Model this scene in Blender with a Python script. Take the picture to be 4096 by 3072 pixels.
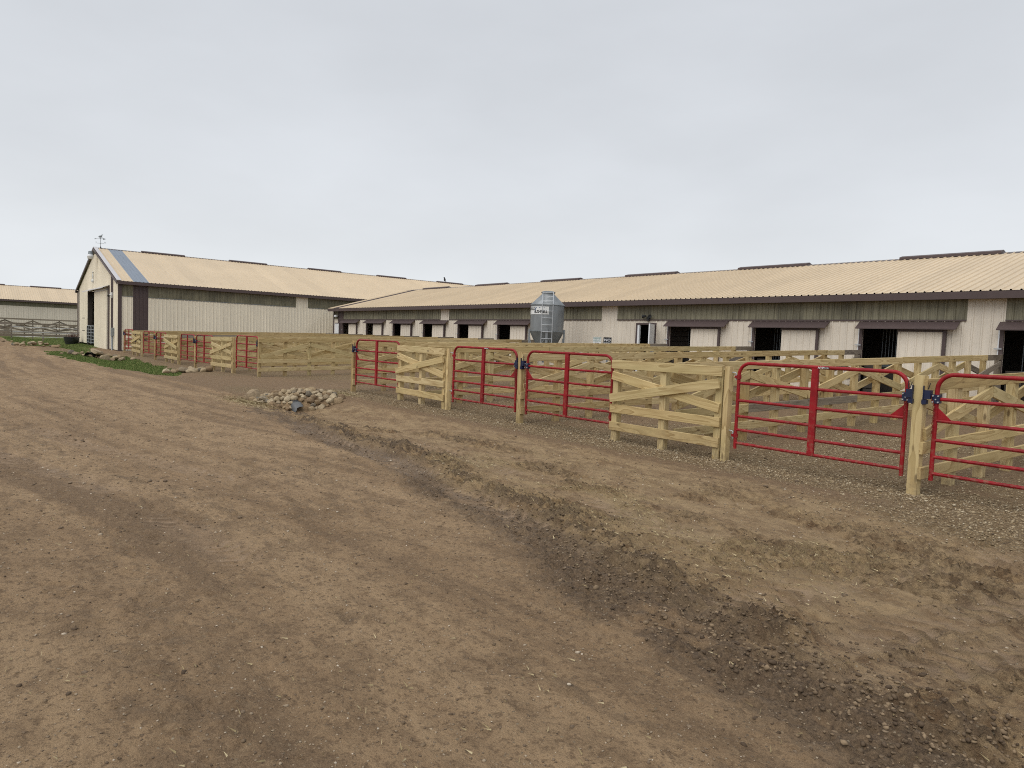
import bpy, bmesh, math, random
import numpy as np
from mathutils import Matrix, Vector, Euler

random.seed(7)
rng = np.random.default_rng(11)
scene = bpy.context.scene
for o in list(bpy.data.objects):
    bpy.data.objects.remove(o)
COL = scene.collection
EYE = 1.62

# ------------------------------------------------------------------ camera
F_PX, YAW, PITCH, ROLL = 2760.0, 0.891511, -0.0619579, 0.0403302
fw = Vector((-math.sin(YAW) * math.cos(PITCH), math.cos(YAW) * math.cos(PITCH), math.sin(PITCH)))
rt = Vector((math.cos(YAW), math.sin(YAW), 0))
up = rt.cross(fw)
r2 = rt * math.cos(ROLL) + up * math.sin(ROLL)
u2 = -rt * math.sin(ROLL) + up * math.cos(ROLL)
cam_d = bpy.data.cameras.new('camera')
cam_d.sensor_width = 36.0
cam_d.lens = F_PX / 4096 * 36.0
cam_d.clip_end = 3000
cam_d.clip_start = 0.05
cam = bpy.data.objects.new('camera', cam_d)
COL.objects.link(cam)
cam.matrix_world = Matrix(((r2.x, u2.x, -fw.x, 0), (r2.y, u2.y, -fw.y, 0), (r2.z, u2.z, -fw.z, EYE), (0, 0, 0, 1)))
scene.camera = cam

# ------------------------------------------------------------------ world: overcast sky
SUN_EL, SUN_AZ = math.radians(58), math.radians(205)
world = bpy.data.worlds.new('World')
scene.world = world
world.use_nodes = True
wt = world.node_tree
wt.nodes.clear()
def wn(t, **k):
    n = wt.nodes.new(t)
    for a, b in k.items():
        setattr(n, a, b)
    return n
w_out = wn('ShaderNodeOutputWorld')
w_bg = wn('ShaderNodeBackground')
w_sky = wn('ShaderNodeTexSky', sky_type='NISHITA', sun_disc=False, sun_elevation=SUN_EL, sun_rotation=SUN_AZ)
w_sky.dust_density = 5
w_sky.air_density = 1.5
w_hsv = wn('ShaderNodeHueSaturation')
w_hsv.inputs['Saturation'].default_value = 0.35
wt.links.new(w_sky.outputs[0], w_hsv.inputs['Color'])
w_tc = wn('ShaderNodeTexCoord')
w_sep = wn('ShaderNodeSeparateXYZ')
wt.links.new(w_tc.outputs['Generated'], w_sep.inputs[0])
w_ramp = wn('ShaderNodeValToRGB')                      # cloud deck: a little brighter low down
w_ramp.color_ramp.elements[0].position = 0.0
w_ramp.color_ramp.elements[0].color = (5.75, 5.98, 6.15, 1)
w_ramp.color_ramp.elements[1].position = 0.55
w_ramp.color_ramp.elements[1].color = (4.3, 4.5, 4.82, 1)
e = w_ramp.color_ramp.elements.new(0.22)
e.color = (4.85, 5.07, 5.36, 1)
wt.links.new(w_sep.outputs['Z'], w_ramp.inputs[0])
w_map = wn('ShaderNodeMapping')
w_map.inputs['Scale'].default_value = (1.0, 1.0, 2.6)
wt.links.new(w_tc.outputs['Generated'], w_map.inputs[0])
w_noise = wn('ShaderNodeTexNoise')
w_noise.inputs['Scale'].default_value = 2.1
w_noise.inputs['Detail'].default_value = 5
w_noise.inputs['Roughness'].default_value = 0.5
wt.links.new(w_map.outputs[0], w_noise.inputs['Vector'])
w_mr = wn('ShaderNodeMapRange')
w_mr.inputs['From Min'].default_value = 0.3
w_mr.inputs['From Max'].default_value = 0.7
w_mr.inputs['To Min'].default_value = 0.93
w_mr.inputs['To Max'].default_value = 1.07
wt.links.new(w_noise.outputs[0], w_mr.inputs[0])
w_mul = wn('ShaderNodeVectorMath', operation='SCALE')
wt.links.new(w_ramp.outputs[0], w_mul.inputs[0])
wt.links.new(w_mr.outputs[0], w_mul.inputs['Scale'])
w_mix = wn('ShaderNodeMix', data_type='RGBA')
w_mix.inputs[0].default_value = 0.93
wt.links.new(w_hsv.outputs[0], w_mix.inputs[6])
wt.links.new(w_mul.outputs[0], w_mix.inputs[7])
wt.links.new(w_mix.outputs[2], w_bg.inputs['Color'])
w_bg.inputs['Strength'].default_value = 0.1
wt.links.new(w_bg.outputs[0], w_out.inputs[0])

sun_d = bpy.data.lights.new('sun', 'SUN')
sun_d.energy = 1.5
sun_d.angle = math.radians(70)
sun_d.color = (1.0, 0.965, 0.91)
sun = bpy.data.objects.new('sun', sun_d)
COL.objects.link(sun)
sd = Vector((math.cos(SUN_EL) * 0.25, -math.cos(SUN_EL) * 0.968, math.sin(SUN_EL)))
sun.rotation_euler = sd.to_track_quat('Z', 'Y').to_euler()
w_sky.sun_rotation = math.atan2(sd.x, sd.y)

scene.view_settings.view_transform = 'Standard'
scene.view_settings.look = 'None'
scene.view_settings.exposure = 0.57
scene.view_settings.gamma = 1.0
scene.view_settings.use_curve_mapping = False
scene.cycles.use_denoising = False
scene.cycles.pixel_filter_type = 'BLACKMAN_HARRIS'
scene.cycles.filter_width = 1.05
scene.render.resolution_x = 1024
scene.render.resolution_y = 768

# ------------------------------------------------------------------ materials
def new_mat(name):
    m = bpy.data.materials.new(name)
    m.use_nodes = True
    t = m.node_tree
    return m, t, t.nodes['Principled BSDF']
def N(t, ty, **k):
    n = t.nodes.new(ty)
    for a, b in k.items():
        setattr(n, a, b)
    return n
def L(t, a, b):
    t.links.new(a, b)
def ramp(t, src, stops):
    r = N(t, 'ShaderNodeValToRGB')
    els = r.color_ramp.elements
    while len(els) < len(stops):
        els.new(0.5)
    for e_, (p, c) in zip(els, stops):
        e_.position = p
        e_.color = (c, c, c, 1) if isinstance(c, (int, float)) else (*c, 1)
    L(t, src, r.inputs[0])
    return r.outputs[0]
def noise(t, vec, scale, detail=4, rough=0.55, dist=0.0):
    n = N(t, 'ShaderNodeTexNoise')
    n.inputs['Scale'].default_value = scale
    n.inputs['Detail'].default_value = detail
    n.inputs['Roughness'].default_value = rough
    n.inputs['Distortion'].default_value = dist
    if vec is not None:
        L(t, vec, n.inputs['Vector'])
    return n.outputs[0]
def mixc(t, fac, a, b, mode='MIX'):
    n = N(t, 'ShaderNodeMix', data_type='RGBA', blend_type=mode)
    for s, v in ((0, fac), (6, a), (7, b)):
        if isinstance(v, (int, float)):
            n.inputs[s].default_value = v
        elif isinstance(v, tuple):
            n.inputs[s].default_value = (*v, 1) if len(v) == 3 else v
        else:
            L(t, v, n.inputs[s])
    return n.outputs[2]
def math_n(t, op, a, b=0.0, c=0.0):
    n = N(t, 'ShaderNodeMath', operation=op)
    for i, v in enumerate((a, b, c)):
        if isinstance(v, (int, float)):
            n.inputs[i].default_value = v
        else:
            L(t, v, n.inputs[i])
    return n.outputs[0]
def mapping(t, src, scale=(1, 1, 1), loc=None):
    m = N(t, 'ShaderNodeMapping')
    m.inputs['Scale'].default_value = scale
    L(t, src, m.inputs[0])
    if loc is not None:
        L(t, loc, m.inputs['Location'])
    return m.outputs[0]
def bump(t, h, strength, dist, bsdf):
    b = N(t, 'ShaderNodeBump')
    b.inputs['Strength'].default_value = strength
    b.inputs['Distance'].default_value = dist
    L(t, h, b.inputs['Height'])
    L(t, b.outputs[0], bsdf.inputs['Normal'])
    return b

def simple(name, col, rough=0.5, metal=0.0, var=0.12, scale=3.0, streak=None, spec=0.5, rand=0.0, splash=False):
    """painted / metal surface with mottling, grime and per-object tone"""
    m, t, b = new_mat(name)
    geo = N(t, 'ShaderNodeNewGeometry')
    vec = geo.outputs['Position']
    if streak:
        vec = mapping(t, vec, streak)
    n1 = noise(t, vec, scale, 5, 0.6)
    f = ramp(t, n1, [(0.3, 1 - var), (0.7, 1 + var * 0.6)])
    c = mixc(t, 1.0, tuple(col), f, 'MULTIPLY')
    if rand:
        oi = N(t, 'ShaderNodeObjectInfo')
        f2 = ramp(t, oi.outputs['Random'], [(0, 1 - rand), (1, 1 + rand)])
        c = mixc(t, 1.0, c, f2, 'MULTIPLY')
    if splash:
        sx = N(t, 'ShaderNodeSeparateXYZ')
        L(t, geo.outputs['Position'], sx.inputs[0])
        mk = math_n(t, 'MULTIPLY', ramp(t, sx.outputs['Z'], [(0.15, 0.7), (0.45, 0.35), (1.3, 0.1)]), ramp(t, noise(t, geo.outputs['Position'], 17.0, 5, 0.75), [(0.48, 0.0), (0.66, 1.0)]))
        c = mixc(t, mk, c, (0.26, 0.17, 0.11))
    L(t, c, b.inputs['Base Color'])
    b.inputs['Roughness'].default_value = rough
    b.inputs['Metallic'].default_value = metal
    b.inputs['Specular IOR Level'].default_value = spec
    r = ramp(t, noise(t, vec, scale * 2.3, 3), [(0.3, max(0.05, rough - 0.1)), (0.7, min(1, rough + 0.12))])
    L(t, r, b.inputs['Roughness'])
    return m

def steel(name, col, dirt=(0.30, 0.24, 0.17), rand=0.035, dirt_amt=0.35):
    """painted ribbed sheet steel: faint sheet-to-sheet tone, vertical washes, splash dirt"""
    m, t, b = new_mat(name)
    geo = N(t, 'ShaderNodeNewGeometry')
    v = mapping(t, geo.outputs['Position'], (6.0, 6.0, 0.5))
    wash = ramp(t, noise(t, v, 1.0, 4, 0.6), [(0.35, 0.93), (0.7, 1.03)])
    big = ramp(t, noise(t, geo.outputs['Position'], 0.35, 3), [(0.3, 0.95), (0.7, 1.04)])
    oi = N(t, 'ShaderNodeObjectInfo')
    tone = ramp(t, oi.outputs['Random'], [(0, 1 - rand), (1, 1 + rand)])
    c = mixc(t, 1.0, tuple(col), wash, 'MULTIPLY')
    c = mixc(t, 1.0, c, big, 'MULTIPLY')
    c = mixc(t, 1.0, c, tone, 'MULTIPLY')
    sp = noise(t, geo.outputs['Position'], 2.2, 6, 0.7)
    spot = ramp(t, sp, [(0.60, 0.0), (0.78, dirt_amt)])
    c = mixc(t, spot, c, dirt)
    fine = noise(t, mapping(t, geo.outputs['Position'], (30, 30, 9)), 1.0, 3)
    c = mixc(t, ramp(t, fine, [(0.66, 0.0), (0.8, 0.10)]), c, dirt)
    L(t, c, b.inputs['Base Color'])
    b.inputs['Roughness'].default_value = 0.5
    b.inputs['Specular IOR Level'].default_value = 0.35
    return m

def fibreglass(name, ca, cb):
    m, t, b = new_mat(name)
    geo = N(t, 'ShaderNodeNewGeometry')
    v = mapping(t, geo.outputs['Position'], (16.0, 16.0, 0.9))
    s = noise(t, v, 1.0, 5, 0.65)
    v2 = mapping(t, geo.outputs['Position'], (1.4, 1.4, 2.0))
    g = noise(t, v2, 1.0, 4)
    k = math_n(t, 'ADD', math_n(t, 'MULTIPLY', s, 0.7), math_n(t, 'MULTIPLY', g, 0.3))
    c = mixc(t, ramp(t, k, [(0.36, 0.0), (0.64, 1.0)]), tuple(ca), tuple(cb))
    oi = N(t, 'ShaderNodeObjectInfo')
    c = mixc(t, 1.0, c, ramp(t, oi.outputs['Random'], [(0, 0.86), (1, 1.12)]), 'MULTIPLY')
    L(t, c, b.inputs['Base Color'])
    b.inputs['Roughness'].default_value = 0.6
    return m

def wood(name, light, dark, knot, rand=0.18, green=None):
    """sawn board: local X is the grain direction"""
    m, t, b = new_mat(name)
    tc = N(t, 'ShaderNodeTexCoord')
    oi = N(t, 'ShaderNodeObjectInfo')
    off = N(t, 'ShaderNodeVectorMath', operation='SCALE')
    off.inputs[0].default_value = (37.0, 53.0, 71.0)
    L(t, oi.outputs['Random'], off.inputs['Scale'])
    base = tc.outputs['Object']
    vg = mapping(t, base, (0.8, 6.0, 6.0), off.outputs[0])
    warp = noise(t, vg, 0.8, 2, 0.5)
    rings = math_n(t, 'FRACT', math_n(t, 'MULTIPLY', warp, 9.0))
    ring = ramp(t, rings, [(0.0, 0.0), (0.75, 0.55), (0.93, 1.0), (1.0, 0.0)])
    fib = noise(t, mapping(t, base, (2.5, 60.0, 60.0), off.outputs[0]), 1.0, 4, 0.6)
    k = math_n(t, 'ADD', math_n(t, 'MULTIPLY', ring, 0.55), math_n(t, 'MULTIPLY', fib, 0.5))
    c = mixc(t, ramp(t, k, [(0.22, 0.0), (0.86, 1.0)]), tuple(light), tuple(dark))
    blot = noise(t, mapping(t, base, (1.2, 3.0, 3.0), off.outputs[0]), 1.0, 3)
    if green:
        c = mixc(t, ramp(t, blot, [(0.45, 0.0), (0.72, 0.55)]), c, tuple(green))
    vo = N(t, 'ShaderNodeTexVoronoi')
    vo.inputs['Scale'].default_value = 1.0
    L(t, mapping(t, base, (2.6, 7.0, 7.0), off.outputs[0]), vo.inputs['Vector'])
    kn = ramp(t, vo.outputs['Distance'], [(0.0, 1.0), (0.09, 0.85), (0.17, 0.0)])
    cs = N(t, 'ShaderNodeSeparateColor')
    L(t, vo.outputs['Color'], cs.inputs[0])
    kn = math_n(t, 'MULTIPLY', kn, math_n(t, 'GREATER_THAN', cs.outputs[0], 0.45))
    c = mixc(t, math_n(t, 'MULTIPLY', kn, 0.75), c, tuple(knot))
    gp = N(t, 'ShaderNodeNewGeometry')
    sx = N(t, 'ShaderNodeSeparateXYZ')
    L(t, gp.outputs['Position'], sx.inputs[0])
    splash = math_n(t, 'MULTIPLY', ramp(t, sx.outputs['Z'], [(0.0, 0.75), (0.16, 0.35), (0.42, 0.0)]), ramp(t, noise(t, gp.outputs['Position'], 14.0, 5, 0.7), [(0.40, 0.0), (0.62, 1.0)]))
    c = mixc(t, splash, c, (0.20, 0.15, 0.095))
    tone = ramp(t, oi.outputs['Random'], [(0, (1 - rand, 0.97 - rand, 0.92 - rand)), (0.25, (0.98, 0.95, 0.86)), (0.5, (1.02, 1.03, 1.06)), (0.75, (1 - rand * 0.5, 1 - rand * 0.45, 0.97 - rand * 0.5)), (1, (1 + rand * 0.5, 1 + rand * 0.42, 1 + rand * 0.25))])
    c = mixc(t, 1.0, c, tone, 'MULTIPLY')
    L(t, c, b.inputs['Base Color'])
    b.inputs['Roughness'].default_value = 0.75
    b.inputs['Specular IOR Level'].default_value = 0.25
    bump(t, k, 0.25, 0.003, b)
    return m

M = {}
M['cream'] = steel('cream_wall_steel', (0.70, 0.635, 0.54))
M['cream_left'] = steel('cream_wall_steel_older', (0.80, 0.735, 0.595))
M['roof'] = steel('tan_roof_steel', (0.56, 0.45, 0.31), dirt=(0.36, 0.28, 0.19), rand=0.045, dirt_amt=0.3)
M['greysheet'] = steel('grey_roof_steel', (0.20, 0.235, 0.285), dirt=(0.32, 0.35, 0.4), dirt_amt=0.3)
M['brown'] = steel('brown_trim_steel', (0.084, 0.060, 0.058), dirt=(0.15, 0.125, 0.11), dirt_amt=0.3)
M['rake'] = steel('faded_rake_flashing', (0.50, 0.49, 0.50), dirt=(0.2, 0.18, 0.17))
M['ridge'] = steel('ridge_cap_steel', (0.13, 0.115, 0.115), dirt=(0.3, 0.29, 0.28))
M['fibre'] = fibreglass('olive_fibreglass', (0.125, 0.115, 0.078), (0.27, 0.25, 0.17))
M['fibre_left'] = fibreglass('olive_fibreglass_dark', (0.105, 0.097, 0.062), (0.235, 0.215, 0.14))
M['red'] = simple('red_gate_enamel', (0.255, 0.007, 0.012), 0.5, 0, 0.3, 6.0, rand=0.12, spec=0.28, splash=True)
M['blue'] = simple('blue_latch_paint', (0.006, 0.012, 0.048), 0.4, 0, 0.2, 8.0)
M['chain'] = simple('rusty_red_chain', (0.20, 0.035, 0.02), 0.6, 0.3, 0.3, 30.0)
M['zinc'] = simple('zinc_hardware', (0.42, 0.44, 0.46), 0.45, 0.3, 0.15, 20.0)
M['galv'] = simple('galvanised_steel', (0.235, 0.252, 0.262), 0.5, 0.35, 0.24, 1.6, streak=(3.0, 3.0, 0.7))
M['galv_dark'] = simple('galvanised_steel_weathered', (0.20, 0.225, 0.24), 0.55, 0.4, 0.3, 2.0)
M['white'] = simple('white_paint', (0.72, 0.74, 0.76), 0.45, 0, 0.08, 3.0)
M['black'] = simple('black_plastic', (0.016, 0.017, 0.018), 0.5, 0, 0.3, 6.0)
M['dark'] = simple('dark_stall_boards', (0.055, 0.045, 0.036), 0.8, 0, 0.35, 2.0, streak=(1, 1, 6))  # dark wood for stall partitions, jambs and base boards
M['floor'] = simple('barn_floor_dirt', (0.09, 0.07, 0.05), 0.9, 0, 0.3, 2.0)
M['pine'] = wood('treated_pine', (0.60, 0.475, 0.262), (0.34, 0.235, 0.105), (0.085, 0.05, 0.025), 0.24, (0.47, 0.39, 0.195))
M['pine_old'] = wood('treated_pine_browner', (0.49, 0.37, 0.185), (0.29, 0.195, 0.09), (0.08, 0.05, 0.025), 0.18, (0.30, 0.24, 0.12))
M['grey_wood'] = wood('weathered_grey_board', (0.27, 0.232, 0.19), (0.14, 0.116, 0.096), (0.05, 0.04, 0.03), 0.2)
M['sign_white'] = simple('sign_white_sheet', (0.70, 0.71, 0.70), 0.4, 0, 0.1, 4.0)
M['sign_green'] = simple('sign_green_print', (0.015, 0.16, 0.13), 0.4, 0, 0.1, 4.0)
M['sign_black'] = simple('sign_black_print', (0.012, 0.013, 0.017), 0.4, 0, 0.1, 4.0)
M['sign_blue'] = simple('sign_blue_print', (0.02, 0.06, 0.16), 0.4, 0, 0.1, 4.0)
M['pot_plant'] = simple('dry_red_stems', (0.12, 0.055, 0.04), 0.8, 0, 0.4, 12.0)
M['glass'] = simple('lamp_lens', (0.55, 0.56, 0.54), 0.2, 0, 0.08, 10.0)
M['flap'] = simple('torn_plastic_flap', (0.085, 0.088, 0.09), 0.5, 0, 0.3, 8.0)
M['bird'] = simple('black_feathers', (0.02, 0.02, 0.022), 0.6, 0, 0.2, 20.0)

def rock_mat():
    m, t, b = new_mat('field_stone')
    tc = N(t, 'ShaderNodeTexCoord')
    oi = N(t, 'ShaderNodeObjectInfo')
    c0 = ramp(t, oi.outputs['Random'], [(0.0, (0.46, 0.39, 0.285)), (0.25, (0.34, 0.265, 0.18)), (0.42, (0.23, 0.165, 0.11)),
                                        (0.6, (0.52, 0.455, 0.35)), (0.82, (0.40, 0.335, 0.25)), (0.93, (0.17, 0.16, 0.145)), (1.0, (0.36, 0.28, 0.195))])
    n = noise(t, tc.outputs['Object'], 3.0, 6, 0.65)
    c = mixc(t, 1.0, c0, ramp(t, n, [(0.3, (0.5, 0.46, 0.4)), (0.7, (1.0, 0.95, 0.84))]), 'MULTIPLY')
    L(t, c, b.inputs['Base Color'])
    b.inputs['Roughness'].default_value = 0.9
    b.inputs['Specular IOR Level'].default_value = 0.2
    bump(t, noise(t, tc.outputs['Object'], 9.0, 4), 0.5, 0.01, b)
    return m
M['rock'] = rock_mat()

def speck_mat(name, stops, rough=0.9):
    """per-stone colour from a vertex attribute carrying one random value per stone"""
    m, t, b = new_mat(name)
    a = N(t, 'ShaderNodeAttribute', attribute_name='rnd')
    c = ramp(t, a.outputs['Fac'], stops)
    geo = N(t, 'ShaderNodeNewGeometry')
    c = mixc(t, 1.0, c, ramp(t, noise(t, geo.outputs['Position'], 60, 3), [(0.3, 0.75), (0.7, 1.15)]), 'MULTIPLY')
    L(t, c, b.inputs['Base Color'])
    b.inputs['Roughness'].default_value = rough
    b.inputs['Specular IOR Level'].default_value = 0.2
    return m
M['gravel'] = speck_mat('crushed_gravel', [(0, (0.18, 0.132, 0.08)), (0.5, (0.285, 0.218, 0.135)), (0.85, (0.37, 0.295, 0.19)), (1, (0.48, 0.415, 0.305))])
M['pebble'] = speck_mat('road_pebbles', [(0, (0.13, 0.094, 0.064)), (0.45, (0.22, 0.165, 0.112)), (0.85, (0.33, 0.262, 0.185)), (1, (0.50, 0.43, 0.34))])
M['clod'] = speck_mat('mud_clods', [(0, (0.07, 0.048, 0.032)), (0.5, (0.14, 0.10, 0.064)), (1, (0.25, 0.182, 0.114))])
M['straw'] = speck_mat('dry_straw', [(0, (0.20, 0.15, 0.08)), (0.6, (0.33, 0.265, 0.145)), (1, (0.50, 0.42, 0.26))])
M['grass'] = speck_mat('green_grass', [(0, (0.06, 0.10, 0.024)), (0.55, (0.12, 0.175, 0.046)), (0.85, (0.19, 0.225, 0.075)), (1, (0.28, 0.26, 0.11))])

# ------------------------------------------------------------------ mesh helpers
class MB:
    def __init__(s):
        s.v, s.f = [], []
    def add(s, vs, fs):
        o = len(s.v)
        s.v += [tuple(p) for p in vs]
        s.f += [tuple(i + o for i in q) for q in fs]
        return s
    def box(s, a, b):
        x0, y0, z0 = a
        x1, y1, z1 = b
        return s.add([(x0, y0, z0), (x1, y0, z0), (x1, y1, z0), (x0, y1, z0), (x0, y0, z1), (x1, y0, z1), (x1, y1, z1), (x0, y1, z1)],
                     [(0, 3, 2, 1), (4, 5, 6, 7), (0, 1, 5, 4), (1, 2, 6, 5), (2, 3, 7, 6), (3, 0, 4, 7)])
    def quad(s, *p):
        return s.add(p, [tuple(range(len(p)))])
    def tube(s, pts, r, n=10, cap=True):
        pts = [Vector(p) for p in pts]
        rings = []
        prev = None
        for i, p in enumerate(pts):
            d = (pts[min(i + 1, len(pts) - 1)] - pts[max(i - 1, 0)]).normalized()
            if prev is None:
                a = Vector((0, 0, 1)) if abs(d.z) < 0.9 else Vector((1, 0, 0))
                u = d.cross(a).normalized()
            else:
                u = (prev - d * prev.dot(d)).normalized()
            prev = u
            w = d.cross(u)
            rr = r[i] if isinstance(r, (list, tuple)) else r
            rings.append([p + (u * math.cos(2 * math.pi * k / n) + w * math.sin(2 * math.pi * k / n)) * rr for k in range(n)])
        vs = [q for ring in rings for q in ring]
        fs = []
        for i in range(len(rings) - 1):
            for k in range(n):
                fs.append((i * n + k, i * n + (k + 1) % n, (i + 1) * n + (k + 1) % n, (i + 1) * n + k))
        if cap:
            fs.append(tuple(range(n - 1, -1, -1)))
            fs.append(tuple((len(rings) - 1) * n + k for k in range(n)))
        return s.add(vs, fs)
    def lathe(s, prof, n=24, c=(0, 0, 0), cap=False):
        vs = []
        for r, z in prof:
            for k in range(n):
                a = 2 * math.pi * k / n
                vs.append((c[0] + r * math.cos(a), c[1] + r * math.sin(a), c[2] + z))
        fs = []
        for i in range(len(prof) - 1):
            for k in range(n):
                fs.append((i * n + k, i * n + (k + 1) % n, (i + 1) * n + (k + 1) % n, (i + 1) * n + k))
        if cap:
            fs.append(tuple(range(n - 1, -1, -1)))
            fs.append(tuple((len(prof) - 1) * n + k for k in range(n)))
        return s.add(vs, fs)
    def mesh(s, name, mat, smooth=False):
        me = bpy.data.meshes.new(name)
        me.from_pydata(s.v, [], s.f)
        if mat:
            me.materials.append(M[mat] if isinstance(mat, str) else mat)
        if smooth:
            me.polygons.foreach_set('use_smooth', [True] * len(me.polygons))
            try:
                me.set_sharp_from_angle(angle=math.radians(40))
            except Exception:
                pass
        me.update()
        return me
    def obj(s, name, mat, parent=None, smooth=False):
        return put(name, s.mesh(name, mat, smooth), parent)

def put(name, me, parent=None, mw=None):
    o = bpy.data.objects.new(name, me)
    COL.objects.link(o)
    if parent is not None:
        o.parent = parent
    if mw is not None:
        o.matrix_basis = mw
    return o
def tag(o, label=None, cat=None, group=None, kind=None):
    if label: o['label'] = label
    if cat: o['category'] = cat
    if group: o['group'] = group
    if kind: o['kind'] = kind
    return o
def thing(name, label, cat, loc=(0, 0, 0), rz=0.0, group=None):
    o = bpy.data.objects.new(name, None)
    o.empty_display_size = 0.3
    COL.objects.link(o)
    o.location = loc
    o.rotation_euler = (0, 0, rz)
    return tag(o, label, cat, group)

_bc = {}
def board(name, parent, p0, p1, h, t, mat, off=Vector((0, 0, 0)), side=None):
    """board whose local X runs from p0 to p1; h is its width (about vertical), t its thickness"""
    p0, p1 = Vector(p0), Vector(p1)
    d = p1 - p0
    ln = d.length
    key = (round(ln, 2), h, t, mat)
    me = _bc.get(key)
    if me is None:
        b = 0.004
        mb = MB()
        y, z = t / 2, h / 2
        prof = [(-y + b, -z), (y - b, -z), (y, -z + b), (y, z - b), (y - b, z), (-y + b, z), (-y, z - b), (-y, -z + b)]
        n = len(prof)
        L0 = round(ln, 2)
        vs = [(0, a, c) for a, c in prof] + [(L0, a, c) for a, c in prof]
        fs = [(k, (k + 1) % n, n + (k + 1) % n, n + k) for k in range(n)] + [tuple(range(n - 1, -1, -1)), tuple(range(n, 2 * n))]
        mb.add(vs, fs)
        me = mb.mesh(name, mat)
        _bc[key] = me
    x = d.normalized()
    if side is None:
        ref = Vector((0, 0, 1)) if abs(x.z) < 0.95 else Vector((0, 1, 0))
        yv = ref.cross(x).normalized()
    else:
        yv = (side - x * side.dot(x)).normalized()
    zv = x.cross(yv)
    mw = Matrix(((x.x, yv.x, zv.x, p0.x), (x.y, yv.y, zv.y, p0.y), (x.z, yv.z, zv.z, p0.z), (0, 0, 0, 1)))
    return put(name, me, parent, mw)

# ------------------------------------------------------------------ numpy noise
def vnoise(x, y, seed=0):
    xi, yi = np.floor(x).astype(np.int64), np.floor(y).astype(np.int64)
    xf, yf = x - xi, y - yi
    u, v = xf * xf * xf * (xf * (xf * 6 - 15) + 10), yf * yf * yf * (yf * (yf * 6 - 15) + 10)
    def h(i, j):
        n = (i * 374761393 + j * 668265263 + seed * 1274126177) & 0xFFFFFFFF
        n = ((n ^ (n >> 13)) * 1274126177) & 0xFFFFFFFF
        n = n ^ (n >> 16)
        return (n & 0xFFFF) / 65535.0
    a, b, c, d = h(xi, yi), h(xi + 1, yi), h(xi, yi + 1), h(xi + 1, yi + 1)
    return (a * (1 - u) + b * u) * (1 - v) + (c * (1 - u) + d * u) * v
def fbm(x, y, seed, oct=4, gain=0.5):
    s, a, tot = 0.0, 1.0, 0.0
    for o in range(oct):
        s = s + a * vnoise(x * 2 ** o + 17.3 * o, y * 2 ** o - 9.1 * o, seed + o)
        tot += a
        a *= gain
    return s / tot
def sst(a, b, x):
    t = np.clip((x - a) / (b - a), 0, 1)
    return t * t * (3 - 2 * t)

# ------------------------------------------------------------------ layout of ground
def FY(x):
    return 8.8 + 0.017 * x
GFX = [-300, -60, -47.4, -39.8, -32.5, -24.7, -17.5, -10.4, -3.2, 5, 300]
GFZ = [-0.1, -0.02, -0.03, -0.11, -0.115, -0.015, 0.06, 0.0, 0.0, 0.0, 0.0]
EDX = [-300, -60, -30, -17, -10, -7.75, -4.3, -2.9, -1.8, -1.0, 2, 300]
EDY = [3.6, 3.6, 4.6, 5.4, 4.6, 4.4, 3.72, 3.35, 3.1, 2.95, 2.6, 2.6]
def ground_large(x, y):
    x = np.asarray(x, float)
    y = np.asarray(y, float)
    front = np.interp(x, GFX, GFZ)
    barn = np.interp(x, [-60, -50, -30, -10, 10], [0.02, 0.30, 0.36, 0.42, 0.42])
    # rise from the front fence to the barn, flat elsewhere
    t = np.clip((y - 8.3) / 13.4, 0, 1)
    z = front + (barn - front) * t * sst(-52, -49.5, x)
    lane = sst(-27.0, -25.0, x) * (1 - sst(-18.6, -16.8, x))
    ed = np.interp(x, EDX, EDY)
    t0 = sst(ed - 0.5, 7.6, y)
    z = z * t0 + 0.0 * (1 - t0)
    sw = np.exp(-((y - 6.3) / 0.85) ** 2) * (1 - lane * 0.9) * (1 - sst(-14, -8, x) * 0.85)
    z = z - 0.16 * sw * (1 - sst(-50, -56, x) * 0)
    z = z - 0.02 * sst(0.0, 3.0, np.abs(y)) * (y < ed)
    z = z - 0.10 * np.exp(-(((x + 15.0) / 0.9) ** 2 + ((y - 6.0) / 0.7) ** 2))
    pa, pb = (x + 16.25) * 0.6283 + (y - 6.45) * 0.778, (x + 16.25) * -0.778 + (y - 6.45) * 0.6283
    z = z + 0.31 * np.clip(1 - (pa / 1.0) ** 2 - (pb / 0.74) ** 2, 0, None) ** 0.75
    return z
def gz(x, y):
    return float(ground_large(np.array([x]), np.array([y]))[0])

TRACKS = [  # p0, p1, half width, lug pitch, depth
    ((-12.2, 4.75), (-3.4, 3.95), 0.20, 0.17, 0.022),
    ((-10.6, 5.55), (-3.2, 5.05), 0.20, 0.17, 0.014),
    ((-2.40, 3.4), (-1.75, 8.1), 0.20, 0.17, 0.022),
    ((-1.72, 3.3), (-1.28, 6.0), 0.13, 0.19, 0.018),
    ((-1.44, 3.1), (-0.90, 5.8), 0.13, 0.19, 0.018),
    ((-13.0, 0.9), (-7.4, 2.3), 0.16, 0.14, 0.010),
    ((-13.0, -0.1), (-4.5, 1.75), 0.16, 0.14, 0.010),
]
GRASS_POLY = [(-46.5, 3.7), (-36.6, 4.25), (-29.0, 4.7), (-26.2, 5.9), (-30.0, 7.1), (-34, 7.15), (-37.5, 7.2), (-43.5, 7.4), (-46, 6.2), (-43, 5.6), (-46.5, 4.6)]
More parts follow.
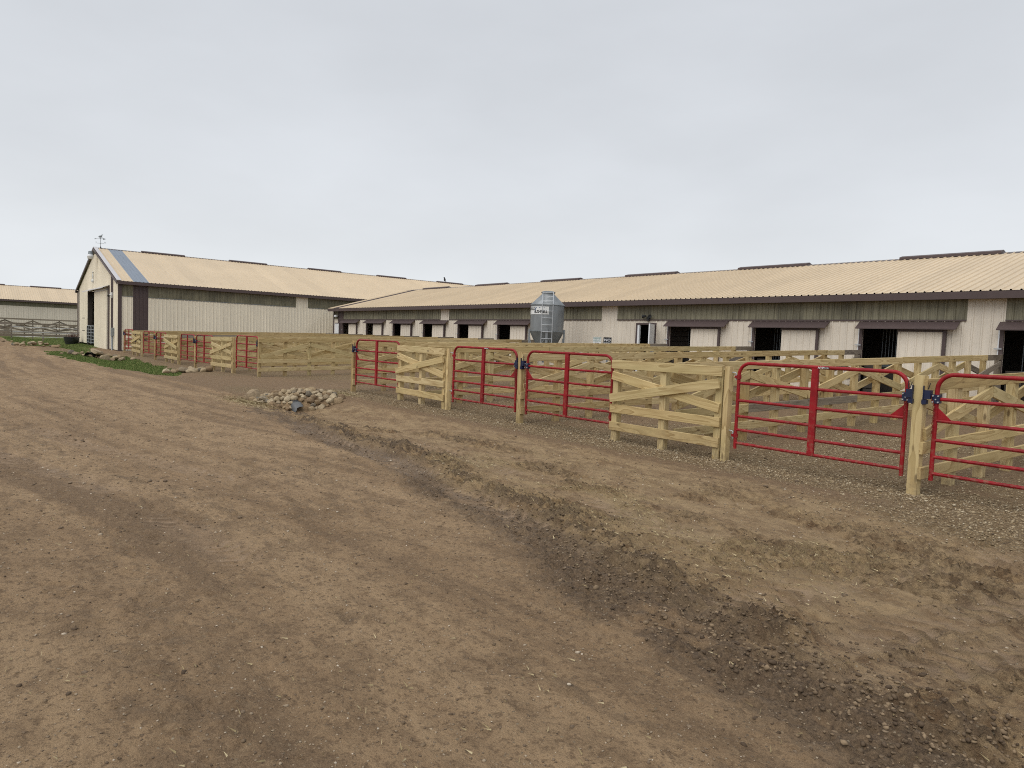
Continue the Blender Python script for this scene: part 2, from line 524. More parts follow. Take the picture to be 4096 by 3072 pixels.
def in_poly(x, y, poly):
    c = np.zeros(x.shape, bool)
    n = len(poly)
    for i in range(n):
        x0, y0 = poly[i]
        x1, y1 = poly[(i + 1) % n]
        k = ((y0 > y) != (y1 > y)) & (x < (x1 - x0) * (y - y0) / (y1 - y0 + 1e-12) + x0)
        c ^= k
    return c
def grass_mask(x, y):
    wx, wy = x + (fbm(x * 0.8, y * 1.6, 91, 3) - 0.5) * 2.2, y + (fbm(x * 0.8, y * 1.6, 95, 3) - 0.5) * 1.1
    g = in_poly(wx, wy, GRASS_POLY)
    far = (wx < -57) & (wy > 3.4 + 0.0 * wx) & (wy < 11) & (wx > -84)
    near_gable = (wx < -47) & (wx > -58) & (wy > 5.9) & (wy < 7.0)
    far2 = (x < -84) & (y < 40)
    return (g | far | near_gable | far2).astype(float)

LNX = [-300, -30, -20, -12, -8.7, -7.1, -6.2, -3.8, -2.1, 0, 300]
LNY = [-1.6, -1.6, -1.1, 0.15, 0.87, 1.29, 1.53, 1.75, 1.85, 1.9, 1.9]
def lane_v(x, y):
    """sideways position on the road, following the wheel lanes as they bend"""
    return y - np.interp(x, LNX, LNY) + 1.85
def streaks(x, y):
    v = lane_v(x, y) + (fbm(x * 0.25, y * 0.25, 83, 2) - 0.5) * 0.35
    a = fbm(x * 0.10, v * 1.9, 81, 4, 0.6)
    b = fbm(x * 0.55, v * 5.0, 85, 3, 0.6)
    return np.clip(0.7 * a + 0.3 * b, 0, 1)
def zones(x, y):
    """wet, gravel, green, straw masks (what the surface is made of)"""
    ed = np.interp(x, EDX, EDY) + (fbm(x * 0.5, y * 0.5, 3, 3) - 0.5) * 0.7
    d = y - ed
    n1 = fbm(x * 0.9, y * 2.2, 21, 4)
    n2 = fbm(x * 2.6, y * 5.0, 31, 4)
    nearx = sst(-19, -12, x)
    rag = fbm(x * 5.0, y * 9.0, 41, 4)
    band_ = np.exp(-((d + 0.04) / (0.28 + 0.12 * sst(-6, -3, x))) ** 2) * (1 + 0.15 * sst(-6, -3, x))
    wet = band_ * sst(0.26, 0.52, 0.55 * n1 + 0.5 * rag) * nearx
    verge = sst(0.0, 0.35, d) * (1 - sst(7.4, 8.0, y - 0.01 * x)) * nearx * (x < 8)
    churn = 0.95 * sst(0.47, 0.62, fbm(x * 0.9, y * 1.7, 47, 4)) * (1 - 0.7 * sst(6.0, 7.5, y))
    churn = np.maximum(churn, np.exp(-((d - 0.45) / 0.4) ** 2))
    wet = np.maximum(wet, verge * churn * sst(0.47, 0.58, rag) * (0.36 + 0.4 * np.exp(-((d - 0.3) / 0.4) ** 2) + 0.3 * sst(-6.5, -9.5, x)))
    lv = lane_v(x, y)
    for c, w, s, k in ((1.85, 0.09, 61, 0.55), (2.32, 0.08, 63, 0.5), (0.55, 0.12, 67, 0.42), (1.15, 0.06, 69, 0.4), (-0.7, 0.2, 73, 0.4)):
        yy = lv - c - (fbm(x * 0.3, y * 0, s, 2) - 0.5) * 0.35
        wet = np.maximum(wet, k * np.exp(-(yy / w) ** 2) * sst(0.45, 0.60, 0.5 * fbm(x * 0.5, y * 1.0, s, 3) + 0.5 * rag))
    wet = np.maximum(wet, 0.34 * sst(0.55, 0.66, 0.5 * fbm(x * 0.5, y * 1.3, 77, 4) + 0.5 * rag) * (d < 0))
    f = y - FY(x)
    gx = sst(-19.5, -17.5, x)
    gravel = np.exp(-(np.clip(np.abs(f + 0.05) - 0.35, 0, None) / 0.35) ** 2) * gx
    inside = sst(0.2, 0.8, f) * (1 - sst(20.5, 21.6, y)) * sst(-49, -47.5, x) * (x < 10)
    gravel = np.maximum(gravel, inside * (0.35 + 0.4 * sst(0.4, 0.62, fbm(x * 0.6, y * 0.6, 15, 4))))
    corner = np.exp(-(((x + 1.8) / 1.9) ** 2 + ((y - 7.7) / 0.75) ** 2))
    gravel = np.maximum(gravel, corner)
    gravel = np.maximum(gravel, 0.7 * np.exp(-(((x + 19.2) / 1.9) ** 2 + ((y - 6.2) / 0.8) ** 2)))
    gab = (sst(-64, -60, x) * (1 - sst(-46, -42, x))) * np.exp(-(np.clip(np.abs(y - 5.6 + (x + 50) * 0.06) - 0.5, 0, None) / 0.4) ** 2)
    gravel = np.maximum(gravel, gab)
    leftfront = sst(-48.5, -46, x) * (1 - sst(-26, -24.5, x)) * np.exp(-(np.clip(np.abs(f + 0.3) - 0.6, 0, None) / 0.45) ** 2) * 0.55
    gravel = np.maximum(gravel, leftfront)
    gravel = np.maximum(gravel, wet * 0.30 * (d < 0.4))
    straw = 0.9 * np.exp(-(((x + 16.3) / 1.0) ** 2 + ((y - 5.35) / 0.32) ** 2))
    straw = np.maximum(straw, 0.8 * np.exp(-(((x + 17.0) / 0.7) ** 2 + ((y - 7.7) / 0.35) ** 2)))
    straw = np.maximum(straw, verge * sst(0.46, 0.60, fbm(x * 0.8, y * 1.6, 55, 4)) * np.exp(-((y - 5.4) / 1.1) ** 2) * sst(-9.5, -7, x) * (1 - sst(-3.0, -1.5, x)))
    return np.clip(wet, 0, 1), np.clip(gravel, 0, 1), grass_mask(x, y), np.clip(straw, 0, 1), verge * (0.2 + 0.8 * churn), d

def ground_detail(x, y, wet, gravel, verge, d, want_track=False):
    fade = np.clip(1.6 - np.hypot(x, y) / 30, 0.15, 1)
    z = (fbm(x * 0.7, y * 0.9, 5, 3) - 0.5) * 0.05
    z += (fbm(x * 4, y * 6, 6, 3) - 0.5) * 0.016
    rough = np.clip(0.10 + 0.6 * wet + 0.9 * verge, 0, 1.2)
    rough = rough + 0.8 * np.exp(-(((x + 1.9) / 0.55) ** 2 + ((y - 6.4) / 0.7) ** 2))
    r1 = 1 - 2 * np.abs(fbm(x * 5, y * 8, 8, 4, 0.6) - 0.5)
    z += (r1 ** 3 - 0.5) * 0.075 * rough
    z += (fbm(x * 13, y * 15, 9, 2, 0.6) - 0.5) * 0.045 * np.clip(0.2 + wet + gravel * 0.7 + verge, 0, 1.3)
    z += 0.07 * np.exp(-((d - 0.45) / 0.24) ** 2) * sst(0.42, 0.66, fbm(x * 2.2, y * 3, 14, 3)) * sst(-14, -9, x)
    tr = np.zeros_like(x)
    rdg = np.zeros_like(x)
    for (p0, p1, hw, pitch, dep) in TRACKS:
        p0, p1 = np.array(p0), np.array(p1)
        L_ = np.linalg.norm(p1 - p0)
        t = (p1 - p0) / L_
        sel = np.abs(-(x - p0[0]) * t[1] + (y - p0[1]) * t[0]) < 0.8
        xs_, ys_ = x[sel], y[sel]
        dx, dy = xs_ - p0[0], ys_ - p0[1]
        u = dx * t[0] + dy * t[1]
        v = -dx * t[1] + dy * t[0] + 0.10 * np.sin(u * 0.9 + p0[0])
        on = sst(0, 0.5, u) * (1 - sst(L_ - 0.6, L_, u)) * sst(0.30, 0.48, fbm(xs_ * 0.9, ys_ * 0.9, 17, 2) + 0.06)
        m = np.exp(-np.clip(np.abs(v) - hw * 0.7, 0, None) ** 2 / 0.004) * on
        uu = u + np.abs(v) * 0.9 + (fbm(xs_ * 3, ys_ * 3, 19, 3) - 0.5) * 0.22
        lug = np.tanh(2.5 * np.sin(2 * np.pi * uu / pitch)) * sst(0.34, 0.6, fbm(xs_ * 2.3, ys_ * 2.3, 29, 3))
        z[sel] = z[sel] * (1 - 0.75 * m) + m * (-dep * 0.8 + lug * dep * 0.8)
        z[sel] += dep * 1.2 * np.exp(-((np.abs(v) - hw * 1.35) / 0.05) ** 2) * on * fbm(xs_ * 5, ys_ * 5, 18, 2)
        tr[sel] = np.maximum(tr[sel], m * np.clip(0.35 - lug, 0, 1))
        rdg[sel] = np.maximum(rdg[sel], m * np.clip(lug, 0, 1) + 0.8 * np.exp(-((np.abs(v) - hw * 1.3) / 0.07) ** 2) * on)
    if want_track:
        return z * fade, tr, rdg
    return z * fade

def axis(a, b, c0, c1, fine, glo, ghi, far=45.0):
    """grid lines: fine inside [c0, c1], growing geometrically outside"""
    xs = list(np.arange(c0, c1, fine))
    s, p = fine, c1
    while p < b:
        xs.append(p)
        s *= ghi if p < far else 1.25
        p += s
    xs.append(b)
    s, p, lo = fine, c0, []
    while p - s > a:
        s *= glo if p > -62 else 1.25
        p -= s
        lo.append(p)
    return np.array(([a] if lo and lo[-1] > a else []) + lo[::-1] + xs)

def build_ground():
    xs = axis(-900, 900, -5.4, 0.2, 0.02, 1.0068, 1.05)
    ys = axis(-900, 900, 0.5, 6.8, 0.02, 1.05, 1.013, 23.0)
    X, Y = np.meshgrid(xs, ys, indexing='xy')
    x, y = X.ravel(), Y.ravel()
    wet, grav, green, straw, verge, d = zones(x, y)
    dz, trk, rdg = ground_detail(x, y, wet, grav, verge, d, True)
    wet = np.maximum(wet, 0.32 * rdg * np.clip(0.35 + verge + (d > 0), 0, 1))  # tread ridges darkened in colour, standing in for weak relief shading
    z = ground_large(x, y) + dz
    nx, ny = len(xs), len(ys)
    co = np.stack([x, y, z], 1).astype(np.float32)
    i = np.arange((ny - 1) * (nx - 1))
    r, c = i // (nx - 1), i % (nx - 1)
    a = r * nx + c
    q = np.stack([a, a + 1, a + nx + 1, a + nx], 1).astype(np.int32)
    me = bpy.data.meshes.new('ground')
    me.vertices.add(len(co))
    me.vertices.foreach_set('co', co.ravel())
    me.loops.add(q.size)
    me.loops.foreach_set('vertex_index', q.ravel())
    me.polygons.add(len(q))
    me.polygons.foreach_set('loop_start', np.arange(0, q.size, 4, dtype=np.int32))
    me.polygons.foreach_set('loop_total', np.full(len(q), 4, np.int32))
    me.polygons.foreach_set('use_smooth', np.ones(len(q), bool))
    me.update(calc_edges=True)
    at = me.attributes.new('zone', 'FLOAT_COLOR', 'POINT')
    at.data.foreach_set('color', np.stack([wet, grav, green, straw], 1).astype(np.float32).ravel())
    at2 = me.attributes.new('verge', 'FLOAT', 'POINT')
    at2.data.foreach_set('value', verge.astype(np.float32))
    at3 = me.attributes.new('track', 'FLOAT', 'POINT')
    at3.data.foreach_set('value', trk.astype(np.float32))
    at4 = me.attributes.new('lane', 'FLOAT', 'POINT')
    at4.data.foreach_set('value', (streaks(x, y) * (d < 0.3)).astype(np.float32))
    me.materials.append(ground_mat())
    o = put('ground', me)
    tag(o, 'brown packed dirt yard and road with wet ruts', None, kind='structure')
    return len(co)

def ground_mat():
    m, t, b = new_mat('dirt_ground')
    geo = N(t, 'ShaderNodeNewGeometry')
    P = geo.outputs['Position']
    at = N(t, 'ShaderNodeAttribute', attribute_name='zone')
    sc = N(t, 'ShaderNodeSeparateColor')
    L(t, at.outputs['Color'], sc.inputs[0])
    wet, grav, green, straw = sc.outputs[0], sc.outputs[1], sc.outputs[2], at.outputs['Alpha']
    vg = N(t, 'ShaderNodeAttribute', attribute_name='verge').outputs['Fac']
    big = noise(t, P, 0.45, 5, 0.6)
    mid = noise(t, mapping(t, P, (1.0, 1.8, 1.0)), 2.1, 7, 0.65)
    fine = noise(t, P, 22.0, 6, 0.7)
    grit = noise(t, P, 95.0, 4, 0.7)
    med = noise(t, mapping(t, P, (1.0, 1.5, 1.0)), 8.5, 6, 0.68)
    crumb = noise(t, P, 42.0, 4, 0.75)
    lane = N(t, 'ShaderNodeAttribute', attribute_name='lane').outputs['Fac']
    c = mixc(t, ramp(t, big, [(0.33, 0.0), (0.66, 1.0)]), (0.235, 0.165, 0.104), (0.305, 0.22, 0.143))
    c = mixc(t, ramp(t, lane, [(0.50, 0.0), (0.62, 0.8)]), c, (0.355, 0.262, 0.172))
    c = mixc(t, ramp(t, lane, [(0.36, 0.75), (0.46, 0.0)]), c, (0.165, 0.117, 0.078))
    c = mixc(t, ramp(t, mid, [(0.40, 0.6), (0.52, 0.0)]), c, (0.175, 0.123, 0.08))
    c = mixc(t, ramp(t, med, [(0.52, 0.0), (0.66, 0.5)]), c, (0.35, 0.262, 0.172))
    reddish = noise(t, P, 0.8, 3)
    c = mixc(t, math_n(t, 'MULTIPLY', vg, ramp(t, reddish, [(0.36, 0.15), (0.6, 0.9)])), c, (0.25, 0.148, 0.078))
    c = mixc(t, ramp(t, fine, [(0.40, 0.65), (0.48, 0.0)]), c, (0.13, 0.09, 0.059))
    c = mixc(t, ramp(t, crumb, [(0.60, 0.0), (0.67, 0.6)]), c, (0.40, 0.31, 0.215))
    c = mixc(t, ramp(t, crumb, [(0.34, 0.65), (0.41, 0.0)]), c, (0.095, 0.067, 0.045))
    c = mixc(t, ramp(t, grit, [(0.56, 0.0), (0.68, 0.5)]), c, (0.39, 0.305, 0.215))
    c = mixc(t, ramp(t, grit, [(0.32, 0.5), (0.43, 0.0)]), c, (0.10, 0.07, 0.047))
    c = mixc(t, math_n(t, 'MULTIPLY', ramp(t, vg, [(0.08, 0.0), (0.2, 0.6)]), ramp(t, mid, [(0.42, 0.2), (0.58, 1.0)])), c, (0.40, 0.31, 0.20))
    # churned verge: moist clods against dry crust, crevice shade painted into the darks
    ch = mixc(t, ramp(t, med, [(0.43, 0.0), (0.51, 0.7), (0.60, 1.0)]), (0.072, 0.051, 0.034), (0.39, 0.30, 0.19))
    c = mixc(t, math_n(t, 'MULTIPLY', vg, ramp(t, crumb, [(0.35, 0.3), (0.6, 0.75)])), c, ch)
    # wet mud, plus tread ridges darkened in place of relief shading
    we = ramp(t, math_n(t, 'ADD', wet, math_n(t, 'MULTIPLY', math_n(t, 'SUBTRACT', math_n(t, 'MULTIPLY', math_n(t, 'ADD', med, fine), 0.5), 0.5), 2.0)), [(0.18, 0.0), (0.72, 1.0)])
    wc = mixc(t, ramp(t, crumb, [(0.38, 0.0), (0.62, 1.0)]), (0.05, 0.037, 0.028), (0.155, 0.114, 0.08))
    c = mixc(t, math_n(t, 'MULTIPLY', we, 0.74), c, wc)
    tk = N(t, 'ShaderNodeAttribute', attribute_name='track').outputs['Fac']
    tkm = math_n(t, 'MULTIPLY', tk, ramp(t, mid, [(0.35, 0.3), (0.6, 0.9)]))
    c = mixc(t, tkm, c, (0.33, 0.25, 0.185))  # paler groove floors: flattened mud with its sheen put into the colour
    # embedded small stones
    vo = N(t, 'ShaderNodeTexVoronoi')
    vo.inputs['Scale'].default_value = 55.0
    L(t, P, vo.inputs['Vector'])
    vs = N(t, 'ShaderNodeSeparateColor')
    L(t, vo.outputs['Color'], vs.inputs[0])
    stone = math_n(t, 'MULTIPLY', math_n(t, 'LESS_THAN', vo.outputs['Distance'], math_n(t, 'MULTIPLY', vs.outputs[1], 0.42)),
                   math_n(t, 'GREATER_THAN', vs.outputs[0], math_n(t, 'SUBTRACT', 0.93, math_n(t, 'MULTIPLY', grav, 0.55))))
    stc = ramp(t, vs.outputs[2], [(0, (0.15, 0.12, 0.09)), (0.7, (0.24, 0.195, 0.142)), (1, (0.38, 0.33, 0.26))])
    # gravel
    vo2 = N(t, 'ShaderNodeTexVoronoi')
    vo2.inputs['Scale'].default_value = 38.0
    L(t, P, vo2.inputs['Vector'])
    v2 = N(t, 'ShaderNodeSeparateColor')
    L(t, vo2.outputs['Color'], v2.inputs[0])
    gc = ramp(t, v2.outputs[0], [(0, (0.175, 0.125, 0.075)), (0.45, (0.28, 0.212, 0.13)), (0.8, (0.36, 0.285, 0.185)), (1, (0.44, 0.375, 0.275))])
    gc = mixc(t, ramp(t, vo2.outputs['Distance'], [(0.35, 0.0), (0.6, 0.6)]), gc, (0.13, 0.095, 0.06))
    gm = ramp(t, math_n(t, 'ADD', grav, math_n(t, 'MULTIPLY', math_n(t, 'SUBTRACT', fine, 0.5), 0.8)), [(0.35, 0.0), (0.65, 0.85)])
    c = mixc(t, gm, c, gc)
    c = mixc(t, stone, c, stc)
    # straw litter and grass floor
    st = noise(t, mapping(t, P, (26, 70, 20)), 1.0, 4, 0.7)
    sm = math_n(t, 'MULTIPLY', ramp(t, st, [(0.42, 0.0), (0.62, 1.0)]), straw)
    c = mixc(t, math_n(t, 'MULTIPLY', sm, 0.7), c, (0.33, 0.265, 0.15))
    gr = mixc(t, ramp(t, noise(t, P, 6.0, 5, 0.7), [(0.35, 0.0), (0.65, 1.0)]), (0.075, 0.10, 0.03), (0.15, 0.175, 0.06))
    gm2 = ramp(t, math_n(t, 'ADD', green, math_n(t, 'MULTIPLY', math_n(t, 'SUBTRACT', noise(t, P, 3.0, 5, 0.7), 0.5), 0.9)), [(0.4, 0.0), (0.6, 1.0)])
    c = mixc(t, gm2, c, gr)
    c = mixc(t, 1.0, c, (0.97, 0.905, 0.80), 'MULTIPLY')
    L(t, c, b.inputs['Base Color'])
    rg = mixc(t, we, (0.92, 0.92, 0.92), ramp(t, fine, [(0.4, 0.5), (0.6, 0.85)]))
    rg = mixc(t, math_n(t, 'MULTIPLY', tkm, 0.6), rg, (0.55, 0.55, 0.55))
    L(t, rg, b.inputs['Roughness'])
    b.inputs['Specular IOR Level'].default_value = 0.22
    h = math_n(t, 'ADD', math_n(t, 'MULTIPLY', fine, 1.0), math_n(t, 'MULTIPLY', grit, 0.4))
    h = math_n(t, 'ADD', h, math_n(t, 'MULTIPLY', math_n(t, 'MULTIPLY', med, 2.2), math_n(t, 'ADD', 0.15, vg)))
    h = math_n(t, 'ADD', h, math_n(t, 'MULTIPLY', stone, 0.35))
    h = math_n(t, 'ADD', h, math_n(t, 'MULTIPLY', math_n(t, 'MULTIPLY', gm, math_n(t, 'SUBTRACT', 0.6, vo2.outputs['Distance'])), 1.3))
    bump(t, h, 1.0, 0.032, b)
    return m

NG = build_ground()

def surf(x, y):
    x = np.asarray(x, float)
    y = np.asarray(y, float)
    wet, grav, green, straw, verge, d = zones(x, y)
    return ground_large(x, y) + ground_detail(x, y, wet, grav, verge, d)
def gs(x, y):
    return float(surf(np.array([x]), np.array([y]))[0])

# ------------------------------------------------------------------ scattered ground litter (uncountable)
ICO = None
def ico():
    global ICO
    if ICO is None:
        bm = bmesh.new()
        bmesh.ops.create_icosphere(bm, subdivisions=1, radius=1)
        ICO = (np.array([v.co[:] for v in bm.verts]), np.array([[v.index for v in f.verts] for f in bm.faces]))
        bm.free()
    return ICO
def stuff_mesh(name, co, tri, rnd, mat, label, smooth=False, nv=3):
    me = bpy.data.meshes.new(name)
    me.vertices.add(len(co))
    me.vertices.foreach_set('co', co.astype(np.float32).ravel())
    me.loops.add(tri.size)
    me.loops.foreach_set('vertex_index', tri.astype(np.int32).ravel())
    me.polygons.add(len(tri))
    me.polygons.foreach_set('loop_start', np.arange(0, tri.size, nv, dtype=np.int32))
    me.polygons.foreach_set('loop_total', np.full(len(tri), nv, np.int32))
    if smooth:
        me.polygons.foreach_set('use_smooth', np.ones(len(tri), bool))
    me.update(calc_edges=True)
    a = me.attributes.new('rnd', 'FLOAT', 'POINT')
    a.data.foreach_set('value', rnd.astype(np.float32))
    me.materials.append(M[mat])
    return tag(put(name, me), label, None, kind='stuff')
def stones(name, x, y, size, mat, label, sink=0.3, bias=1.0):
    V, Fc = ico()
    n = len(x)
    a = rng.uniform(0, 2 * np.pi, n)
    jit = rng.uniform(0.6, 1.3, (n, len(V), 1))
    sc = np.stack([rng.uniform(0.75, 1.35, n), rng.uniform(0.7, 1.2, n), rng.uniform(0.45, 0.85, n)], 1) * size[:, None]
    p = V[None] * jit * sc[:, None, :]
    ca, sa = np.cos(a)[:, None], np.sin(a)[:, None]
    px, py = p[..., 0] * ca - p[..., 1] * sa, p[..., 0] * sa + p[..., 1] * ca
    z = surf(x, y)
    co = np.stack([px + x[:, None], py + y[:, None], p[..., 2] + (z + size * (0.5 - sink))[:, None]], -1).reshape(-1, 3)
    tri = (Fc[None] + (np.arange(n) * len(V))[:, None, None]).reshape(-1, 3)
    rnd = np.repeat(rng.uniform(0, 1, n) ** bias, len(V))
    return stuff_mesh(name, co, tri, rnd, mat, label)
def polar_pts(n, rmin, rmax, a0, a1, power=1.0):
    """points around the yard, denser near the standpoint"""
    r = rmin * (rmax / rmin) ** (rng.uniform(0, 1, n) ** power)
    a = np.radians(rng.uniform(a0, a1, n))
    return -np.sin(a) * r, np.cos(a) * r

# gravel along the fence line and inside the runs
n = 90000
gx_, gy_ = rng.uniform(-20, 1.5, n), rng.uniform(6.8, 13.5, n)
w_, g_, gr_, s_, v_, d_ = zones(gx_, gy_)
keep = rng.uniform(0, 1, n) < (g_ ** 1.5) * np.clip(1.25 - np.hypot(gx_, gy_) / 28, 0.25, 1)
gx_, gy_ = gx_[keep], gy_[keep]
for hx in (-3.256, -10.394, -17.482, -5.77, -6.85, -7.9, -12.87, -13.98, -14.95, -24.7):
    hr, ha = np.abs(rng.normal(0.13, 0.10, 260)), rng.uniform(0, 2 * np.pi, 260)
    gx_, gy_ = np.concatenate([gx_, hx + hr * np.cos(ha)]), np.concatenate([gy_, FY(hx) + hr * np.sin(ha)])
stones('gravel', gx_, gy_, rng.uniform(0.006, 0.014, len(gx_)) * np.where(rng.uniform(0, 1, len(gx_)) < 0.04, 1.8, 1), 'gravel', 'loose tan gravel spread along the new fence')
# pebbles on the road
px_, py_ = polar_pts(14000, 2.2, 26, -5, 105)
keep = py_ < FY(px_) - 0.3
px_, py_ = px_[keep], py_[keep]
dist = np.hypot(px_, py_)
stones('pebbles', px_, py_, rng.uniform(0.003, 0.009, len(px_)) * np.clip(dist / 5, 0.8, 1.7) * np.where(rng.uniform(0, 1, len(px_)) < 0.03, 1.9, 1), 'pebble', 'small scattered pebbles on the dirt road', 0.35, 1.5)
# mud clods along the road edge and in the churned verge
cx_, cy_ = polar_pts(45000, 2.6, 18, 5, 90)
w_, g_, gr_, s_, v_, d_ = zones(cx_, cy_)
pr = np.clip(1.6 * np.exp(-((d_ - 0.35) / 0.45) ** 2) * (0.4 + w_), 0, 1) * sst(-16, -10, cx_) + 0.35 * v_ * w_ + 0.012
keep = rng.uniform(0, 1, len(cx_)) < pr
cx_, cy_ = cx_[keep], cy_[keep]
stones('mud_clods', cx_, cy_, rng.uniform(0.005, 0.014, len(cx_)) * np.where(rng.uniform(0, 1, len(cx_)) < 0.05, 1.6, 1), 'clod', 'dark crumbled mud clods along the road edge', 0.4)

def blades(name, x, y, h, w, mat, label, lean, flat=False):
    n = len(x)
    a = rng.uniform(0, 2 * np.pi, n)
    z = ground_large(x, y) - 0.005 if not flat else surf(x, y)
    ln = lean * rng.uniform(0.2, 1.0, n) * h
    b = rng.uniform(0, 2 * np.pi, n)
    ca, sa = np.cos(a) * w, np.sin(a) * w
    if flat:
        tip = np.stack([x + np.cos(b) * h, y + np.sin(b) * h, z + 0.012 + rng.uniform(0, 0.02, n)], 1)
        p0 = np.stack([x - np.sin(b) * w, y + np.cos(b) * w, z + 0.006], 1)
        p1 = np.stack([x + np.sin(b) * w, y - np.cos(b) * w, z + 0.012], 1)
    else:
        p0 = np.stack([x - ca, y - sa, z - 0.01], 1)
        p1 = np.stack([x + ca, y + sa, z - 0.01], 1)
        tip = np.stack([x + np.cos(b) * ln, y + np.sin(b) * ln, z + h], 1)
    co = np.stack([p0, p1, tip], 1).reshape(-1, 3)
    tri = np.arange(3 * n).reshape(-1, 3)
    return stuff_mesh(name, co, tri, np.repeat(rng.uniform(0, 1, n), 3), mat, label)
n = 120000
bx_ = np.concatenate([rng.uniform(-48, -25, n), rng.uniform(-86, -47, n)])
by_ = np.concatenate([rng.uniform(3.4, 8.2, n), rng.uniform(2.8, 11, n)])
gm_ = grass_mask(bx_, by_) * (rng.uniform(0, 1, 2 * n) < 0.45)
k_ = gm_ > 0.5
bx_, by_ = bx_[k_], by_[k_]
blades('grass', bx_, by_, rng.uniform(0.03, 0.075, len(bx_)), rng.uniform(0.008, 0.02, len(bx_)), 'grass', 'short green grass on the verge by the barns', 0.9)
n = 60000
sx_, sy_ = np.concatenate([rng.uniform(-19, -13.5, n), rng.uniform(-10, -1.5, n)]), np.concatenate([rng.uniform(4.6, 8.4, n), rng.uniform(3.6, 7.4, n)])
sm_ = zones(sx_, sy_)[3]
k_ = rng.uniform(0, 1, 2 * n) < sm_ * np.where(sx_ < -12, 0.9, 0.13)
sx_, sy_ = sx_[k_], sy_[k_]
blades('straw', sx_, sy_, rng.uniform(0.03, 0.13, len(sx_)) * np.where(sx_ < -12, 1, 0.4), rng.uniform(0.002, 0.005, len(sx_)), 'straw', 'pale dry straw and dead grass on the verge', 1.0, True)

px_, py_ = polar_pts(1000, 2.4, 16, 5, 95)
keep = py_ < FY(px_) - 0.2
px_, py_ = px_[keep], py_[keep]
blades('stray_straw', px_, py_, rng.uniform(0.01, 0.045, len(px_)), rng.uniform(0.0012, 0.003, len(px_)), 'straw', 'stray straw bits strewn over the dirt yard', 1.0, True)

# ------------------------------------------------------------------ ribbed sheets and barns
S = 0.2286
SW = 4 * S
_sc = {}
def sheet(name, parent, u0, u1, v0, v1, mat, mw=None, rib=0.028, top_cut=None):
    """ribbed steel sheet in local X (u) and Z (v), ribs towards -Y, rib pitch S from u = 0"""
    w = u1 - u0
    ph = u0 % S
    if S - ph < 1e-3 or ph < 1e-3:
        ph = 0.0
    key = (round(w, 3), round(ph, 3), round(v1 - v0, 3), mat, rib, top_cut)
    me = _sc.get(key)
    if me is None:
        prof = [(0.0, 0.0)]
        k = 0
        while True:
            c = k * S - ph
            if c - 0.03 > w:
                break
            for dx, dz in ((-0.032, 0), (-0.014, rib), (0.014, rib), (0.032, 0)):
                if 0 < c + dx < w:
                    prof.append((c + dx, dz))
            for dx in (S * 0.38, S * 0.62):
                if rib and 0 < c + dx - 0.012 and c + dx + 0.012 < w:
                    prof += [(c + dx - 0.012, 0), (c + dx, 0.003), (c + dx + 0.012, 0)]
            k += 1
        prof.append((w, 0.0 if abs((w + ph) % S) > 1e-3 and abs((w + ph) % S - S) > 1e-3 else rib))
        if ph == 0.0:
            prof[0] = (0.0, rib)
        h = v1 - v0
        n = len(prof)
        vs = [(a, -b, 0) for a, b in prof]
        vs += [(a, -b, h) for a, b in prof] if top_cut is None else [(a, -b, h + top_cut * a) for a, b in prof]
        fs = [(i, i + 1, n + i + 1, n + i) for i in range(n - 1)]
        me = MB().add(vs, fs).mesh(name, mat)
        _sc[key] = me
    b = Matrix.Translation((u0, 0, v0))
    return put(name, me, parent, (mw @ b) if mw is not None else b)

def barn_shell(t, length, width, base, drip, ridge_z, over, over_end, roof_special, wall_top_off=0.06):
    """roof sheets, fascia, soffit, ridge cap and vents; local x along the barn, front wall at y = 0"""
    half = width / 2
    run = half + over
    rise = ridge_z - drip
    ang = math.atan2(rise, run)
    slen = math.hypot(rise, run)
    nsh = int(round((length + 2 * over_end) / SW))
    x0 = -over_end
    for side in (0, 1):
        if side == 0:
            mw = Matrix.Translation((0, -over, drip)) @ Matrix.Rotation(-(math.pi / 2 - ang), 4, 'X')
        else:
            mw = Matrix.Translation((length, width + over, drip)) @ Matrix.Rotation(math.pi, 4, 'Z') @ Matrix.Rotation(-(math.pi / 2 - ang), 4, 'X')
        for i in range(nsh):
            m_ = roof_special.get(i, 'roof') if side == 0 else 'roof'
            u0 = x0 + i * SW
            sheet('roof_sheet', t, u0, u0 + SW, 0, slen, m_, mw, 0.032)
    xe0, xe1 = x0, x0 + nsh * SW
    for ys, nm in ((-over, 'front'), (width + over, 'back')):
        s = -1 if ys < 0 else 1
        MB().box((xe0 + 0.01, min(ys + s * 0.0, ys + s * 0.025) , drip - 0.21), (xe1 - 0.01, max(ys + s * 0.0, ys + s * 0.025), drip - 0.012)).obj('fascia', 'brown', t)
        MB().box((xe0 + 0.02, min(ys - s * 0.012, -s * 0 + (0 if s < 0 else width)), drip - 0.19), (xe1 - 0.02, max(ys - s * 0.012, (0 if s < 0 else width)), drip - 0.175)).obj('soffit', 'brown', t)
    # ridge cap
    cy = half
    rz = ridge_z + 0.03
    sl = rise / run
    w = 0.20
    MB().add([(xe0, cy - w, rz - w * sl), (xe1, cy - w, rz - w * sl), (xe1, cy, rz), (xe0, cy, rz), (xe1, cy + w, rz - w * sl), (xe0, cy + w, rz - w * sl),
              (xe0, cy - w, rz - w * sl - 0.03), (xe1, cy - w, rz - w * sl - 0.03)],
             [(0, 1, 2, 3), (3, 2, 4, 5), (6, 7, 1, 0)]).obj('ridge_cap', 'ridge', t)
    return xe0, xe1, sl, cy, rz
